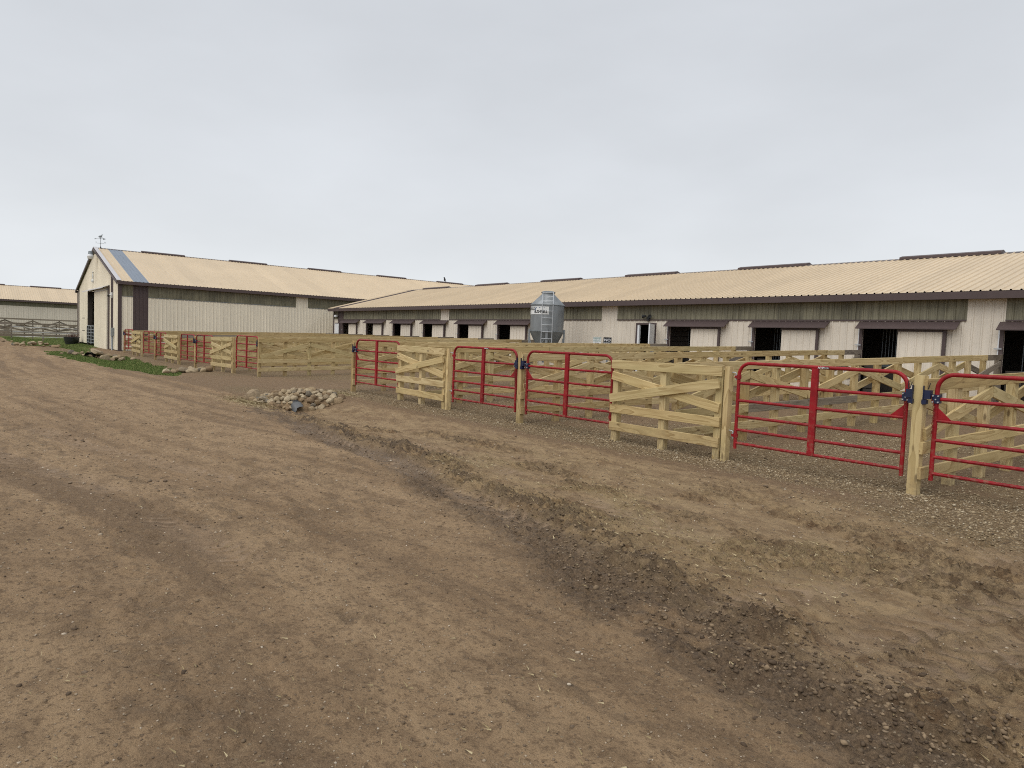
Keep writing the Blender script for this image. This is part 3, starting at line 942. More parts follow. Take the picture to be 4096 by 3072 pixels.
def ridge_vent(t, a, b, cy, rz, sl):
    w, h = 0.24, 0.09
    MB().add([(a, cy - w, rz - w * sl), (b, cy - w, rz - w * sl), (b, cy - w, rz - w * sl + h), (a, cy - w, rz - w * sl + h),
              (a, cy, rz + h), (b, cy, rz + h), (a, cy + w, rz - w * sl + h), (b, cy + w, rz - w * sl + h), (a, cy + w, rz - w * sl), (b, cy + w, rz - w * sl)],
             [(0, 1, 2, 3), (3, 2, 5, 4), (4, 5, 7, 6), (6, 7, 9, 8), (0, 3, 4, 6, 8), (1, 9, 7, 5, 2)]).obj('ridge_vent', 'brown', t)

# ---- long horse barn on the right (walls parallel to world X)
BX0, BY0 = -48.05, 21.70
BL = 56.69                                    # 62 sheets of wall
BB = 0.30
rb = thing('horse_barn', 'long low cream horse barn with a row of sliding stall doors behind the runs', 'barn', (BX0, BY0, 0))
DRIP, RIDGE, WID = 3.467, 5.314, 12.72
BANDZ = 2.69
x0_, x1_, sl_, cy_r, rz_r = barn_shell(rb, BL, WID, BB, DRIP, RIDGE, 0.35, 0.30, {1: 'brown'})
for a in (-45.8, -38.94, -32.1, -25.25, -18.4, -11.45, -4.6, 2.2):
    ridge_vent(rb, a - BX0, a + 3.28 - BX0, cy_r, rz_r, sl_)
doors = [-46.43, -42.72, -39.05, -35.38, -31.73, -28.12, -17.19, -13.5, -9.82, -6.14, -2.48, 1.18]
OPW = 1.07
cols = [(-33.62, -32.72), (-20.9, -20.0), (-7.05, -6.15)]
def lx(x):
    return x - BX0
# cream lower wall, cut around openings
cuts = [(lx(d), lx(d) + OPW, 2.44) for d in doors] + [(lx(-18.84), lx(-17.93), 2.50)]
def low_wall(u0, u1, z0, z1, mat='cream'):
    u = u0
    while u < u1 - 1e-3:
        nxt = min(u1, (math.floor(u / SW + 1e-6) + 1) * SW)
        sheet('wall_sheet', rb, u, nxt, z0, z1, mat)
        u = nxt
WZ = DRIP - 0.16
edges = 0.0
for a, b, h in sorted(cuts):
    if edges == 0.0:                          # left end: brown sheet beside the white door
        low_wall(0.0, lx(-46.43) - 0.92, BB, BANDZ)
        sheet('wall_sheet', rb, lx(-46.43) - 0.92, lx(-46.43), BB, WZ, 'brown')
    else:
        low_wall(edges, a, BB, BANDZ)
    low_wall(a, b, h, BANDZ)
    edges = b
low_wall(edges, BL, BB, BANDZ)
# band under the eave
def band(a, b):
    u = a
    while u < b - 1e-3:
        nxt = min(b, u + SW)
        sheet('translucent_panel', rb, u, nxt, BANDZ, WZ, 'fibre')
        u = nxt
bands, u = [], lx(-46.43)
band(0.0, lx(-46.43) - 0.92)
for a, b in cols:
    band(u, lx(a))
    bands.append((u, lx(a)))
    sheet('wall_sheet', rb, lx(a), lx(b), BANDZ, WZ, 'cream')
    u = lx(b)
band(u, BL)
bands.append((u, BL))
for a, b in bands:
    MB().box((a + 0.01, -0.045, BANDZ - 0.022), (b - 0.01, 0.0, BANDZ + 0.022)).obj('band_trim', 'brown', rb)
MB().box((-0.03, -0.05, BB - 0.1), (0.09, 0.05, WZ)).obj('corner_trim', 'brown', rb)
# other walls, floor
MB().box((0.0, WID, BB - 0.1), (BL, WID + 0.03, WZ)).obj('back_wall', 'cream', rb)
for xx in (0.0, BL):
    MB().add([(xx, 0.02, BB - 0.1), (xx, WID, BB - 0.1), (xx, WID, WZ), (xx, WID / 2, RIDGE - 0.05), (xx, 0.02, WZ)], [(0, 1, 2, 3, 4)]).obj('end_wall', 'cream', rb)
MB().box((0.0, 0.0, BB - 0.15), (BL, WID, BB + 0.12)).obj('floor', 'floor', rb)
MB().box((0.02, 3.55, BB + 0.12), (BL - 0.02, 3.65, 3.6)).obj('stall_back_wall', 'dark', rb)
# stall doors
for i, d in enumerate(doors):
    u = lx(d)
    dr = MB()
    dr.box((u - 0.10, -0.05, BB - 0.05), (u - 0.005, 0.06, 2.46)).obj('door_post', 'brown', rb)
    MB().box((u - 0.135, -0.03, BB - 0.05), (u - 0.103, 0.0, 2.64)).obj('door_edge_strip', 'white', rb)
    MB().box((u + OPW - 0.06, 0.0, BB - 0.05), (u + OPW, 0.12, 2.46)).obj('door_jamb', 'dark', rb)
    aw = MB()
    a, b = u - 0.12, u + 2.62
    zt, zb, pr_ = BANDZ - 0.03, BANDZ - 0.235, 0.30
    aw.add([(a, -0.02, zt), (b, -0.02, zt), (b, -pr_, zb), (a, -pr_, zb), (a, -pr_, zb - 0.03), (b, -pr_, zb - 0.03), (a, -0.02, zt - 0.03), (b, -0.02, zt - 0.03)],
           [(0, 1, 2, 3), (3, 2, 5, 4), (4, 5, 7, 6), (0, 3, 4, 6), (1, 7, 5, 2)])
    aw.obj('door_awning', 'brown', rb)
    lf = thing_part = bpy.data.objects.new('stall_door', MB().box((u + OPW - 0.03, -0.095, BB + 0.05), (u + OPW + 1.19, -0.055, 2.36)).mesh('stall_door', 'cream'))
    COL.objects.link(lf)
    lf.parent = rb
    sheet('door_skin', lf, u + OPW - 0.02, u + OPW + 1.17, BB + 0.06, 2.345, 'cream', Matrix.Translation((0, -0.097, 0)))
    MB().box((u + OPW + 1.17, -0.125, BB + 0.02), (u + OPW + 1.25, -0.05, 2.43)).obj('door_edge_trim', 'brown', lf)
    MB().box((u + OPW - 0.04, -0.122, 2.36), (u + OPW + 1.16, -0.05, 2.43)).obj('door_header', 'brown', lf)
    MB().box((u - 0.02, -0.06, 1.92), (u - 0.2, -0.085, 1.95)).obj('door_bracket', 'zinc', rb)
    # inside: plank kick wall and grille at the stall front, dim
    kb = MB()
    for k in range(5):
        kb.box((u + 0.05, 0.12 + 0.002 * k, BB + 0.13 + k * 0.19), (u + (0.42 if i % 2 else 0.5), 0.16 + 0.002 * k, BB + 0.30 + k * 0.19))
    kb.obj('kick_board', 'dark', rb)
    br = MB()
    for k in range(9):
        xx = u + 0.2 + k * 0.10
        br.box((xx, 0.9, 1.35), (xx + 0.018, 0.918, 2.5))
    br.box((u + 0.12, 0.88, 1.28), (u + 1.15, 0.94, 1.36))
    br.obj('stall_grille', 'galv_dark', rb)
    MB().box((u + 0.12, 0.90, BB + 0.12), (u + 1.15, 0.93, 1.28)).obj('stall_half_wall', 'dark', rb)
# walk-through door standing open
pd0, pd1 = lx(-18.84), lx(-17.93)
MB().box((pd0 - 0.07, -0.05, BB), (pd0, 0.05, 2.57)).box((pd1, -0.05, BB), (pd1 + 0.07, 0.05, 2.57)).box((pd0, -0.05, 2.50), (pd1, 0.05, 2.57)).obj('walk_door_frame', 'brown', rb)
MB().box((pd0 + 0.003, -0.03, BB), (pd0 + 0.10, 0.06, 2.497)).obj('door_stop', 'white', rb)
wd = MB().box((0, -0.022, 0), (0.88, 0.022, 2.16)).obj('walk_door', 'white', rb)
wd.location = (pd1 - 0.005, -0.06, BB + 0.05)
wd.rotation_euler = (0, 0, math.radians(-63))
MB().tube([(0.80, -0.06, 1.0), (0.80, 0.06, 1.0)], 0.03, 8).obj('door_knob', 'zinc', wd)
for k in range(11):
    MB().box((pd0 + 0.1, 1.35, BB + 0.2 + k * 0.2), (pd1 + 0.6, 1.38, BB + 0.38 + k * 0.2)).obj('inner_plank', 'dark', rb)
# white door at the far left end
MB().box((lx(-47.80), -0.035, BB), (lx(-47.06), 0.0, 2.44)).obj('end_door_frame', 'brown', rb)
ed_ = MB().box((lx(-47.74), -0.075, BB + 0.05), (lx(-47.08), -0.037, 2.38)).obj('end_door', 'white', rb)
MB().tube([(lx(-47.66), -0.075, 1.35), (lx(-47.66), -0.13, 1.35)], 0.03, 8).obj('door_knob', 'zinc', ed_)

# ---- tall barn on the left (long side faces +X, gable faces -Y)
LX0, LY0 = -50.27, 8.10
LWID, LLEN, LB = 18.94, 46.4, 0.02
lb = thing('tall_barn', 'tall cream gabled barn with tan roof and brown corner trim', 'barn', (LX0, LY0, 0), math.pi / 2)
LDRIP, LRIDGE = 4.44, 7.282
x0_, x1_, sl_l, cy_l, rz_l = barn_shell(lb, LLEN, LWID, LB, LDRIP, LRIDGE, 0.30, 0.13, {1: 'greysheet'})
for a in (11.13, 17.65, 24.41, 31.21, 37.95, 44.7):
    ridge_vent(lb, a - LY0, a + 3.08 - LY0, cy_l, rz_l, sl_l)
LBAND = 1.875 + EYE
LWZ = LDRIP - 0.16
gapL, gapR = 19.69 - LY0, 20.6 - LY0
b1, b2 = 8.91 - LY0, 9.80 - LY0
def lsheets(nm, a, b, z0, z1, mat, base=0.0):
    u = a
    while u < b - 1e-3:
        nxt = min(b, u + SW)
        sheet(nm, lb, u, nxt, z0, z1, mat)
        u = nxt
lsheets('wall_sheet', 0.0, b1, LB, LBAND, 'cream_left')
lsheets('wall_sheet', b1, b2, LB, LWZ, 'brown')
lsheets('wall_sheet', b2, LLEN, LB, LBAND, 'cream_left')
lsheets('translucent_panel', 0.0, b1, LBAND, LWZ, 'fibre_left')
lsheets('translucent_panel', b2, gapL, LBAND, LWZ, 'fibre_left')
lsheets('wall_sheet', gapL, gapR, LBAND, LWZ, 'cream_left')
lsheets('translucent_panel', gapR, LLEN, LBAND, LWZ, 'fibre_left')
for a, b in ((0.0, b1), (b2, gapL), (gapR, LLEN)):
    MB().box((a + 0.01, -0.035, LBAND - 0.018), (b - 0.01, 0.0, LBAND + 0.012)).obj('band_trim', 'galv_dark', lb)
MB().box((0, 0.0, LB - 0.25), (LLEN, 0.06, LB + 0.005)).obj('base_board', 'dark', lb)
MB().box((0.0, LWID, LB - 0.1), (LLEN, LWID + 0.03, LWZ)).obj('back_wall', 'cream_left', lb)
MB().add([(LLEN, 0, LB), (LLEN, LWID, LB), (LLEN, LWID, LWZ), (LLEN, LWID / 2, LRIDGE - 0.05), (LLEN, 0, LWZ)], [(0, 1, 2, 3, 4)]).obj('end_wall', 'cream_left', lb)
MB().box((0.0, 0.0, LB - 0.3), (LLEN, LWID, LB - 0.05)).obj('floor', 'floor', lb)
# gable: local y from 0 (right corner) to LWID (left corner); sheets facing local -X
GM = Matrix(((0, 1, 0, 0), (-1, 0, 0, LWID), (0, 0, 1, 0), (0, 0, 0, 1)))    # sheet u runs from left corner to right corner
def gx_u(X):                                   # world X on the gable -> u
    return X - (LX0 - LWID)
def gtop(u):
    return LWZ + sl_l * (min(u, LWID - u))
dl, dr_, dh = gx_u(-63.3), gx_u(-53.75), 2.62 * 0.976 + EYE + 0.0
dm = gx_u(-59.0)
def gsheet(u0, u1, z0, mat='cream_left'):
    u = u0
    while u < u1 - 1e-3:
        nxt = min(u1, (math.floor(u / SW + 1e-6) + 1) * SW)
        a, b = gtop(u), gtop(nxt)
        if u < LWID / 2 < nxt:
            nxt = LWID / 2
            b = gtop(nxt)
        sheet('gable_sheet', lb, u, nxt, z0, a, mat, GM, 0.028, round((b - a) / (nxt - u), 4))
        u = nxt
gsheet(0.0, 0.35, LB)
gsheet(0.35, 1.15, LB, 'brown')
gsheet(1.15, dl, LB + 0.1)
gsheet(dl, dm + 0.1, dh)
gsheet(dm + 0.1, gx_u(-53.0), LB)
gsheet(gx_u(-53.0), gx_u(-52.25), LB, 'brown')
gsheet(gx_u(-52.25), LWID, LB)
# the gable in barn-local coordinates: local x = depth, local y = LWID - u
def gb(u0, u1, x0, x1, z0, z1, name, mat, parent=None):
    return MB().box((x0, LWID - u1, z0), (x1, LWID - u0, z1)).obj(name, mat, parent or lb)
gb(LWID - 0.02, LWID + 0.05, -0.05, 0.16, LB - 0.05, LWZ, 'corner_trim', 'brown')
gb(-0.05, 0.12, -0.05, 0.16, LB - 0.05, LWZ, 'corner_trim', 'brown')
gb(dl - 0.02, dl + 0.24, -0.05, 0.25, LB - 0.1, dh, 'door_jamb', 'dark')
gb(dl + 0.9, dl + 1.35, 0.9, 1.0, LB - 0.1, dh + 0.2, 'inner_post', 'dark')
gd = gb(dm, dr_, -0.16, -0.10, LB - 0.12, dh - 0.22, 'sliding_door', 'cream_left')
sheet('door_skin', gd, dm + 0.02, dr_ - 0.02, LB - 0.10, dh - 0.24, 'cream_left', GM @ Matrix.Translation((0, -0.163, 0)))
gb(dm, dr_ - 0.01, -0.185, -0.095, dh - 0.22, dh - 0.06, 'door_header', 'rake', gd)
gb(dr_ + 0.05, dr_ + 0.32, -0.10, -0.03, LB - 0.05, dh + 0.1, 'door_stop', 'brown')
MB().add([(-0.03, LWID - dl + 0.05, dh + 0.12), (-0.03, LWID - dr_ - 0.3, dh + 0.12), (-0.45, LWID - dr_ - 0.3, dh - 0.06), (-0.45, LWID - dl + 0.05, dh - 0.06),
          (-0.45, LWID - dl + 0.05, dh - 0.10), (-0.45, LWID - dr_ - 0.3, dh - 0.10)], [(0, 1, 2, 3), (3, 2, 5, 4), (4, 5, 1, 0)]).obj('door_awning', 'rake', lb)
for z in (2.05, 0.98 + 0.1):
    gb(dl - 0.75, dl + 0.3, -0.32, -0.28, z, z + 0.05, 'door_arm', 'black')
# rake trim
for s in (0, 1):
    yb = -0.30 if s == 0 else LWID + 0.30
    p = [Vector((-0.16, yb, LDRIP - 0.02)), Vector((-0.16, LWID / 2, LRIDGE + 0.0))]
    for nm, mt, zo, xo, hh, th in (('rake_trim', 'brown', -0.10, 0.0, 0.17, 0.05),):
        board(nm, lb, p[0] + Vector((xo, 0, zo)), p[1] + Vector((xo, 0, zo)), hh, th, mt)
    a, b = p[0] + Vector((0.02, 0, 0.055)), p[1] + Vector((0.02, 0, 0.055))
    board('rake_flashing', lb, a + Vector((0.11, 0, 0)), b + Vector((0.11, 0, 0)), 0.03, 0.26, 'rake')

# ---- far barn beyond, seen at the left edge
FX0, FY0 = -97.0, -34.0
fb = thing('distant_barn', 'distant long cream barn with tan roof at the left edge behind weathered fences', 'barn', (FX0, FY0, 0), math.pi / 2)
FL, FW = 61 * SW, 12.7
x0_, x1_, sl_f, cy_f, rz_f = barn_shell(fb, FL, FW, 0.0, 4.05, 5.90, 0.35, 0.3, {})
for a in (-26.0, -19.0, -12.0, -5.2, 1.4, 7.1, 13.9):
    ridge_vent(fb, a - FY0, a + 3.2 - FY0, cy_f, rz_f, sl_f)
u = 0.0
while u < FL - 0.01:
    sheet('wall_sheet', fb, u, u + SW, -0.1, 3.36, 'cream')
    sheet('translucent_panel', fb, u, u + SW, 3.36, 3.90, 'fibre_left')
    u += SW
MB().box((0, 0.03, -0.2), (FL, FW, 3.85)).obj('back_wall', 'cream', fb)

# ------------------------------------------------------------------ fences
BH, BT, PS = 0.142, 0.038, 0.115
def divider(fx, bx, label, gate_post, seed, wood_main='pine', d0=0.0):
    """run divider from the front line to the barn; boards and zigzag nailed on both faces"""
    r = random.Random(seed)
    p0 = Vector((fx, FY(fx) + d0, 0))
    p1 = Vector((bx, 21.42, 0))
    t = thing('divider_fence', label, 'fence', (fx, FY(fx) + d0, 0), 0, 'board fences between the horse runs')
    dv = (p1 - p0)
    ln = dv.length
    d = dv / ln
    nrm = Vector((d.y, -d.x, 0))                 # towards +x
    n = 14
    st = ln / n
    def pt(i, z):
        q = d * (st * i)
        w = p0 + q
        top = gz(w.x, w.y) + 1.375
        return Vector((q.x, q.y, top - 1.375 + z))
    for i in range(n + 1):
        if i == 0 and not gate_post:
            continue
        size = 0.105 if (i == 0 and gate_post) else PS
        hgt = 1.40 if (i == 0 and gate_post) else 1.345
        a = pt(i, -0.45)
        nm = 'gate_post' if (i == 0 and gate_post) else 'post'
        m_ = 'grey_wood' if i == n else (wood_main if r.random() < 0.85 else 'pine_old')
        board(nm, t, a, a + Vector((r.uniform(-.012, .012), r.uniform(-.012, .012), hgt + 0.45)), size, PS, m_, side=nrm)
    fo = nrm * (PS / 2 + BT / 2)
    for z in (1.30, 0.56, 0.265):
        i = 0
        cuts_ = [0]
        step = r.choice([2, 3, 4])
        while cuts_[-1] + step < n - 1:
            cuts_.append(cuts_[-1] + step)
            step = 4
        cuts_ += [n - 1, n]
        for a, b in zip(cuts_[:-1], cuts_[1:]):
            j = r.uniform(-0.006, 0.006)
            m_ = 'grey_wood' if (b == n or r.random() < 0.04) else (wood_main if r.random() < 0.92 else 'pine_old')
            e0 = -0.5 * PS / st if a == 0 else 0.003
            e1 = 0.5 * PS / st if b == n else -0.003
            board('rail', t, pt(a + e0, z + j) + fo, pt(b + e1, z + j) + fo, BH, BT, m_)
    for face in (1, -1):
        for k in range(0, n, 2):
            up_ = (k // 2) % 2 == (0 if face == 1 else 1)
            za, zb = (0.715, 1.145) if up_ else (1.145, 0.715)
            f2 = nrm * face * (PS / 2 + BT / 2 + (0.0 if face == 1 else 0.0))
            m_ = 'grey_wood' if (k + 2 >= n and r.random() < 0.6) else (wood_main if r.random() < 0.92 else 'pine_old')
            board('brace', t, pt(k + 0.01, za) + f2, pt(k + 1.99, zb) + f2, BH, BT, m_)
    return t

fx_front = [-3.256, -6.83, -10.394, -13.95, -17.482, -24.714, -28.75, -32.582, -36.45, -39.852, -44.03, -47.618]
bx_barn = [-2.5, -6.17, -9.83, -13.52, -17.22, -24.9, -28.32, -31.98, -35.63, -39.29, -42.97, -46.62]
DLAB = ['board divider fence starting at the foreground gate post on the far right',
        'board divider fence reaching the barn wall left of the rightmost stall door',
        'board divider fence starting at the gate post between the two middle red gates',
        'board divider fence meeting the middle of the right-hand cluster\'s smaller front panel',
        'board divider fence along the right side of the feed bin lane',
        'board divider fence shown broadside along the left side of the feed bin lane',
        'second board divider fence left of the feed bin lane',
        'third board divider fence left of the feed bin lane',
        'fourth board divider fence left of the feed bin lane',
        'fifth board divider fence left of the feed bin lane',
        'sixth board divider fence left of the feed bin lane',
        'last board divider fence, farthest left beside the tall barn']
div = []
for i, (a, b) in enumerate(zip(fx_front, bx_barn)):
    gp = i in (0, 2, 4, 5, 7, 9, 11)
    wm = 'pine' if i < 8 else 'pine_old'
    div.append(divider(a, b, DLAB[i], gp, 100 + i, wm, 0.0 if gp else 0.13))

def front_panel(xa, xb, label, seed, swap=False):
    r = random.Random(seed)
    xm = (xa + xb) / 2
    t = thing('fence_panel', label, 'fence panel', (xm, FY(xm), 0), 0, 'crossed board panels in the front fence')
    org = Vector((xm, FY(xm), 0))
    def P(x, z, dy=0.0):
        return Vector((x, FY(x) + dy, np.interp(x, GFX, GFZ) + z)) - org
    sd_ = Vector((0.017, 1, 0)).normalized()
    for x in (xa + 0.07, xm, xb - 0.06, xb + 0.07):
        last = x > xb
        a = P(x, -0.45, 0.0 if not last else -0.01)
        board('post', t, a, a + Vector((r.uniform(-.01, .01), r.uniform(-.01, .01), (1.38 if last else 1.33) + 0.45)), PS if not last else 0.08, PS, 'pine', side=sd_)
    dy = -(PS / 2 + BT / 2)
    for z in (1.305, 0.565, 0.27):
        board('rail', t, P(xa, z, dy), P(xb, z + r.uniform(-.008, .008), dy), BH, BT, 'pine')
    d1, d2 = (dy, dy - BT - 0.002) if not swap else (dy - BT - 0.002, dy)
    board('brace', t, P(xa + 0.02, 1.12, d1), P(xb - 0.02, 0.77, d1), BH, BT, 'pine')
    board('brace', t, P(xa + 0.02, 0.735, d2), P(xb - 0.02, 1.13, d2), BH, BT, 'pine')
    return t
panels = [(-7.97, -5.85, 'wide crossed board fence panel in the foreground between two red gates'),
          (-15.02, -12.95, 'crossed board fence panel just right of the feed bin lane\'s first red gate'),
          (-30.06, -27.43, 'nearest crossed board fence panel of the far left group of runs'),
          (-37.65, -35.25, 'middle crossed board fence panel of the far left group of runs'),
          (-45.18, -42.89, 'farthest small crossed board fence panel beside the tall barn')]
for i, (a, b, lab) in enumerate(panels):
    front_panel(a, b, lab, 300 + i, swap=(i == 3))

# ---- red tube gates
def text_mesh(txt, size, name, mat, bend=None, shear=0.0, space=1.0, bold=0.012):
    c = bpy.data.curves.new(name, 'FONT')
    c.body = txt
    c.size = size
    c.align_x = 'CENTER'
    c.align_y = 'CENTER'
    c.shear = shear
    c.space_character = space
    c.resolution_u = 3
    c.offset = size * bold
    o = bpy.data.objects.new(name, c)
    COL.objects.link(o)
    dg = bpy.context.evaluated_depsgraph_get()
    dg.update()
    me = bpy.data.meshes.new_from_object(o.evaluated_get(dg))
    bpy.data.objects.remove(o)
    bpy.data.curves.remove(c)
    me.materials.clear()
    me.materials.append(M[mat])
    me.name = name
    return me
def gate(xa, xb, latch, label, sticker=False, detail=True):
    """tubular gate between xa and xb; latch 'L' or 'R' says which end carries the latch"""
    xm = (xa + xb) / 2
    g0 = float(np.interp(xm, GFX, GFZ))
    t = thing('red_gate', label, 'gate', (xm, FY(xm), g0), math.atan(0.017), 'red tube gates of the horse runs')
    w = (xb - xa) / 2 / math.cos(math.atan(0.017))
    ra, rb_ = 0.0245, 0.0205
    zt = 1.44
    rc = 0.17
    pts = [(-w, 0, 0.21), (-w, 0, zt - rc)]
    pts += [(-w + rc - rc * math.cos(a), 0, zt - rc + rc * math.sin(a)) for a in np.linspace(0.2, math.pi / 2, 7)]
    pts += [(w - rc + rc * math.sin(a), 0, zt - rc + rc * math.cos(a)) for a in np.linspace(0, math.pi / 2 - 0.2, 7)]
    pts += [(w, 0, zt - rc), (w, 0, 0.21)]
    fr = MB().tube(pts, ra, 10).obj('frame', 'red', t, True)
    for z in (1.154, 0.906, 0.68, 0.486, 0.293):
        MB().tube([(-w, 0, z), (-w * 0.3, 0, z - 0.003), (w * 0.3, 0, z - 0.003), (w, 0, z)], rb_, 8).obj('rail', 'red', t, True)
    MB().box((-0.043, -0.028, 0.28), (0.043, 0.012, zt - 0.015)).obj('strap', 'red', t)
    s = -1 if latch == 'L' else 1
    # hinge pins on the far side
    for z in (1.24, 0.40):
        h = MB()
        h.tube([(-s * w, 0, z - 0.028), (-s * w, 0, z + 0.028)], ra + 0.010, 10)
        h.box((min(-s * w, -s * (w + 0.06)), -0.02, z - 0.018), (max(-s * w, -s * (w + 0.06)), 0.02, z + 0.018))
        h.obj('hinge_clamp', 'red', t)
        MB().tube([(-s * (w + 0.045), 0, z - 0.05), (-s * (w + 0.045), 0, z + 0.05), (-s * (w + 0.06), 0, z + 0.06), (-s * (w + 0.15), 0, z + 0.06)], 0.009, 8).obj('hinge_pin', 'zinc', t, True)
    # latch bracket on the gate end
    br_ = MB().box((s * w - 0.04, -0.037, 1.105), (s * w + 0.04, 0.033, 1.205)).obj('latch_bracket', 'blue', t)
    bl = MB()
    for bxx in (-0.027, 0.027):
        for bz in (1.12, 1.19):
            bl.tube([(s * w + bxx, -0.052, bz), (s * w + bxx, -0.036, bz)], 0.009, 7)
    bl.tube([(s * w, -0.045, 1.15), (s * w, -0.036, 1.15)], 0.008, 7)
    bl.obj('bolt', 'zinc', br_)
    # corner gusset on the third bar
    gs_ = 0.906 + 0.02
    MB().add([(s * (w - 0.02), -0.006, gs_), (s * (w - 0.16), -0.006, gs_), (s * (w - 0.02), -0.006, gs_ + 0.13),
              (s * (w - 0.02), 0.006, gs_), (s * (w - 0.16), 0.006, gs_), (s * (w - 0.02), 0.006, gs_ + 0.13)],
             [(0, 1, 2), (5, 4, 3), (0, 3, 4, 1), (1, 4, 5, 2), (2, 5, 3, 0)]).obj('gusset', 'red', t)
    if detail:
        ch = MB()
        path = [(s * (w + 0.06), -0.03, 1.20), (s * (w + 0.01), -0.05, 1.08), (s * (w + 0.005), -0.048, 0.98), (s * (w + 0.01), -0.046, 0.86), (s * (w + 0.015), -0.046, 0.72)]
        k = 0
        for a, b in zip(path[:-1], path[1:]):
            a, b = Vector(a), Vector(b)
            nl = max(2, int((b - a).length / 0.03))
            for q in range(nl):
                c0 = a.lerp(b, q / nl)
                c1 = a.lerp(b, (q + 1) / nl)
                dd = (c1 - c0).normalized()
                sdv = Vector((0, 1, 0)) if k % 2 else dd.cross(Vector((0, 1, 0))).normalized()
                k += 1
                hw = 0.009
                loop = [c0 - sdv * hw * 0.6, c0 - sdv * hw + (c1 - c0) * 0.3, c1 - sdv * hw, c1 + sdv * hw, c0 + sdv * hw + (c1 - c0) * 0.3, c0 - sdv * hw * 0.6]
                ch.tube(loop, 0.0032, 5)
        ch.obj('chain', 'chain', t)
    if sticker:
        tm = text_mesh('HW', 0.042, 'maker_lettering', 'white', shear=0.3)
        o = put('maker_lettering', tm, t, Matrix.Translation((0.07, -ra - 0.0025, zt - 0.004)) @ Matrix.Rotation(math.pi / 2, 4, 'X'))
        tm = text_mesh('BRAND', 0.02, 'maker_lettering', 'white')
        MB().box((0.098, -ra - 0.002, zt - 0.014), (0.185, -ra + 0.001, zt + 0.008)).obj('maker_plate', 'sign_black', t)
        put('maker_lettering', tm, t, Matrix.Translation((0.142, -ra - 0.0035, zt - 0.003)) @ Matrix.Rotation(math.pi / 2, 4, 'X'))
    return t
gates = [(-3.08, -0.84, 'L', 'red tube gate cut off by the right edge of the picture', False),
         (-5.63, -3.40, 'R', 'largest red tube gate in the foreground, right of the wide crossed panel', True),
         (-10.22, -8.03, 'L', 'red tube gate left of the wide crossed foreground panel', False),
         (-12.70, -10.55, 'R', 'red tube gate right of the smaller crossed panel near the lane', True),
         (-17.33, -15.06, 'L', 'red tube gate at the right corner of the feed bin lane', False),
         (-27.14, -24.87, 'R', 'red tube gate at the left corner of the feed bin lane', False),
         (-32.43, -30.14, 'L', 'red tube gate left of the nearest crossed panel of the far left runs', False),
         (-34.95, -32.74, 'R', 'red tube gate right of the middle crossed panel of the far left runs', False),
         (-39.70, -37.74, 'L', 'red tube gate left of the middle crossed panel of the far left runs', False),
         (-42.55, -40.01, 'R', 'red tube gate right of the farthest crossed panel', False),
         (-47.46, -45.27, 'L', 'farthest red tube gate, standing against the tall barn wall', False)]
for i, (a, b, s, lab, st_) in enumerate(gates):
    gate(a, b, s, lab, st_, i < 6)
# latch boxes bolted to the gate posts
def latch_box(dv_, fx, side):
    g0 = float(np.interp(fx, GFX, GFZ))
    x = side * (0.0525 + 0.045)
    mb = MB().box((x - 0.034, -0.075, g0 + 1.15), (x + 0.034, 0.0, g0 + 1.25))
    mb.box((x - 0.05 * (side > 0) - 0.0, -0.09, g0 + 1.09), (x - 0.05 * (side > 0) + 0.05, -0.02, g0 + 1.14))
    o = mb.obj('latch_box', 'blue', dv_)
    MB().box((x - side * 0.038 - 0.004, -0.085, g0 + 1.08), (x - side * 0.038 + 0.004, 0.02, g0 + 1.30)).obj('latch_plate', 'blue', o)
    MB().tube([(x, -0.05, g0 + 1.26), (x + 0.02, -0.05, g0 + 1.33), (x - 0.02, -0.05, g0 + 1.34), (x - 0.015, -0.05, g0 + 1.26)], 0.005, 6).obj('latch_lever', 'black', o)
for i, sides in ((0, (-1, 1)), (2, (-1, 1)), (4, (1,)), (5, (-1,)), (7, (-1, 1)), (9, (-1, 1)), (11, (1,))):
    for s in sides:
        latch_box(div[i], fx_front[i], s)

# ---- weathered fences far left
def far_fence(xp, ya, yb, label, zt, name='weathered_fence', n=None, seed=0, zig=True):
    r = random.Random(seed)
    t = thing(name, label, 'fence', (xp, ya, 0))
    n = n or int((yb - ya) / 2.4)
    st = (yb - ya) / n
    for i in range(n + 1):
        board('post', t, (0, st * i, -0.4), (0, st * i, zt - 0.04), 0.12, 0.12, 'grey_wood', side=Vector((1, 0, 0)))
    for z in (zt - 0.08, 0.55, 0.25):
        for i in range(0, n, 2):
            board('rail', t, (0.085, st * i, z + r.uniform(-.02, .02)), (0.085, st * min(i + 2, n), z + r.uniform(-.02, .02)), 0.15, 0.04, 'grey_wood')
    if zig:
        for i in range(n):
            a, b = (0.72, zt - 0.25) if i % 2 else (zt - 0.25, 0.72)
            board('brace', t, (0.085, st * i, a), (0.085, st * (i + 1), b), 0.15, 0.04, 'grey_wood')
            board('brace', t, (-0.085, st * i, b), (-0.085, st * (i + 1), a), 0.15, 0.04, 'grey_wood')
    return t
far_fence(-90.0, -8.0, 16.0, 'weathered grey zigzag board fence nearest the distant barn', 1.95, seed=1)
far_fence(-84.5, -8.0, 16.0, 'weathered grey zigzag board fence in front of the distant barn\'s yard', 1.48, seed=2, n=9)
ff = far_fence(-80.0, -6.0, 4.05, 'dark weathered board fence ending at the left edge of the picture', 1.45, seed=3, n=5)
wf = thing('wire_fence', 'wire strand fence on a single dark post by the grass', 'fence', (-80.5, 6.55, 0))
board('post', wf, (0, 0, -0.4), (0, 0, 1.38), 0.16, 0.16, 'grey_wood', side=Vector((1, 0, 0)))
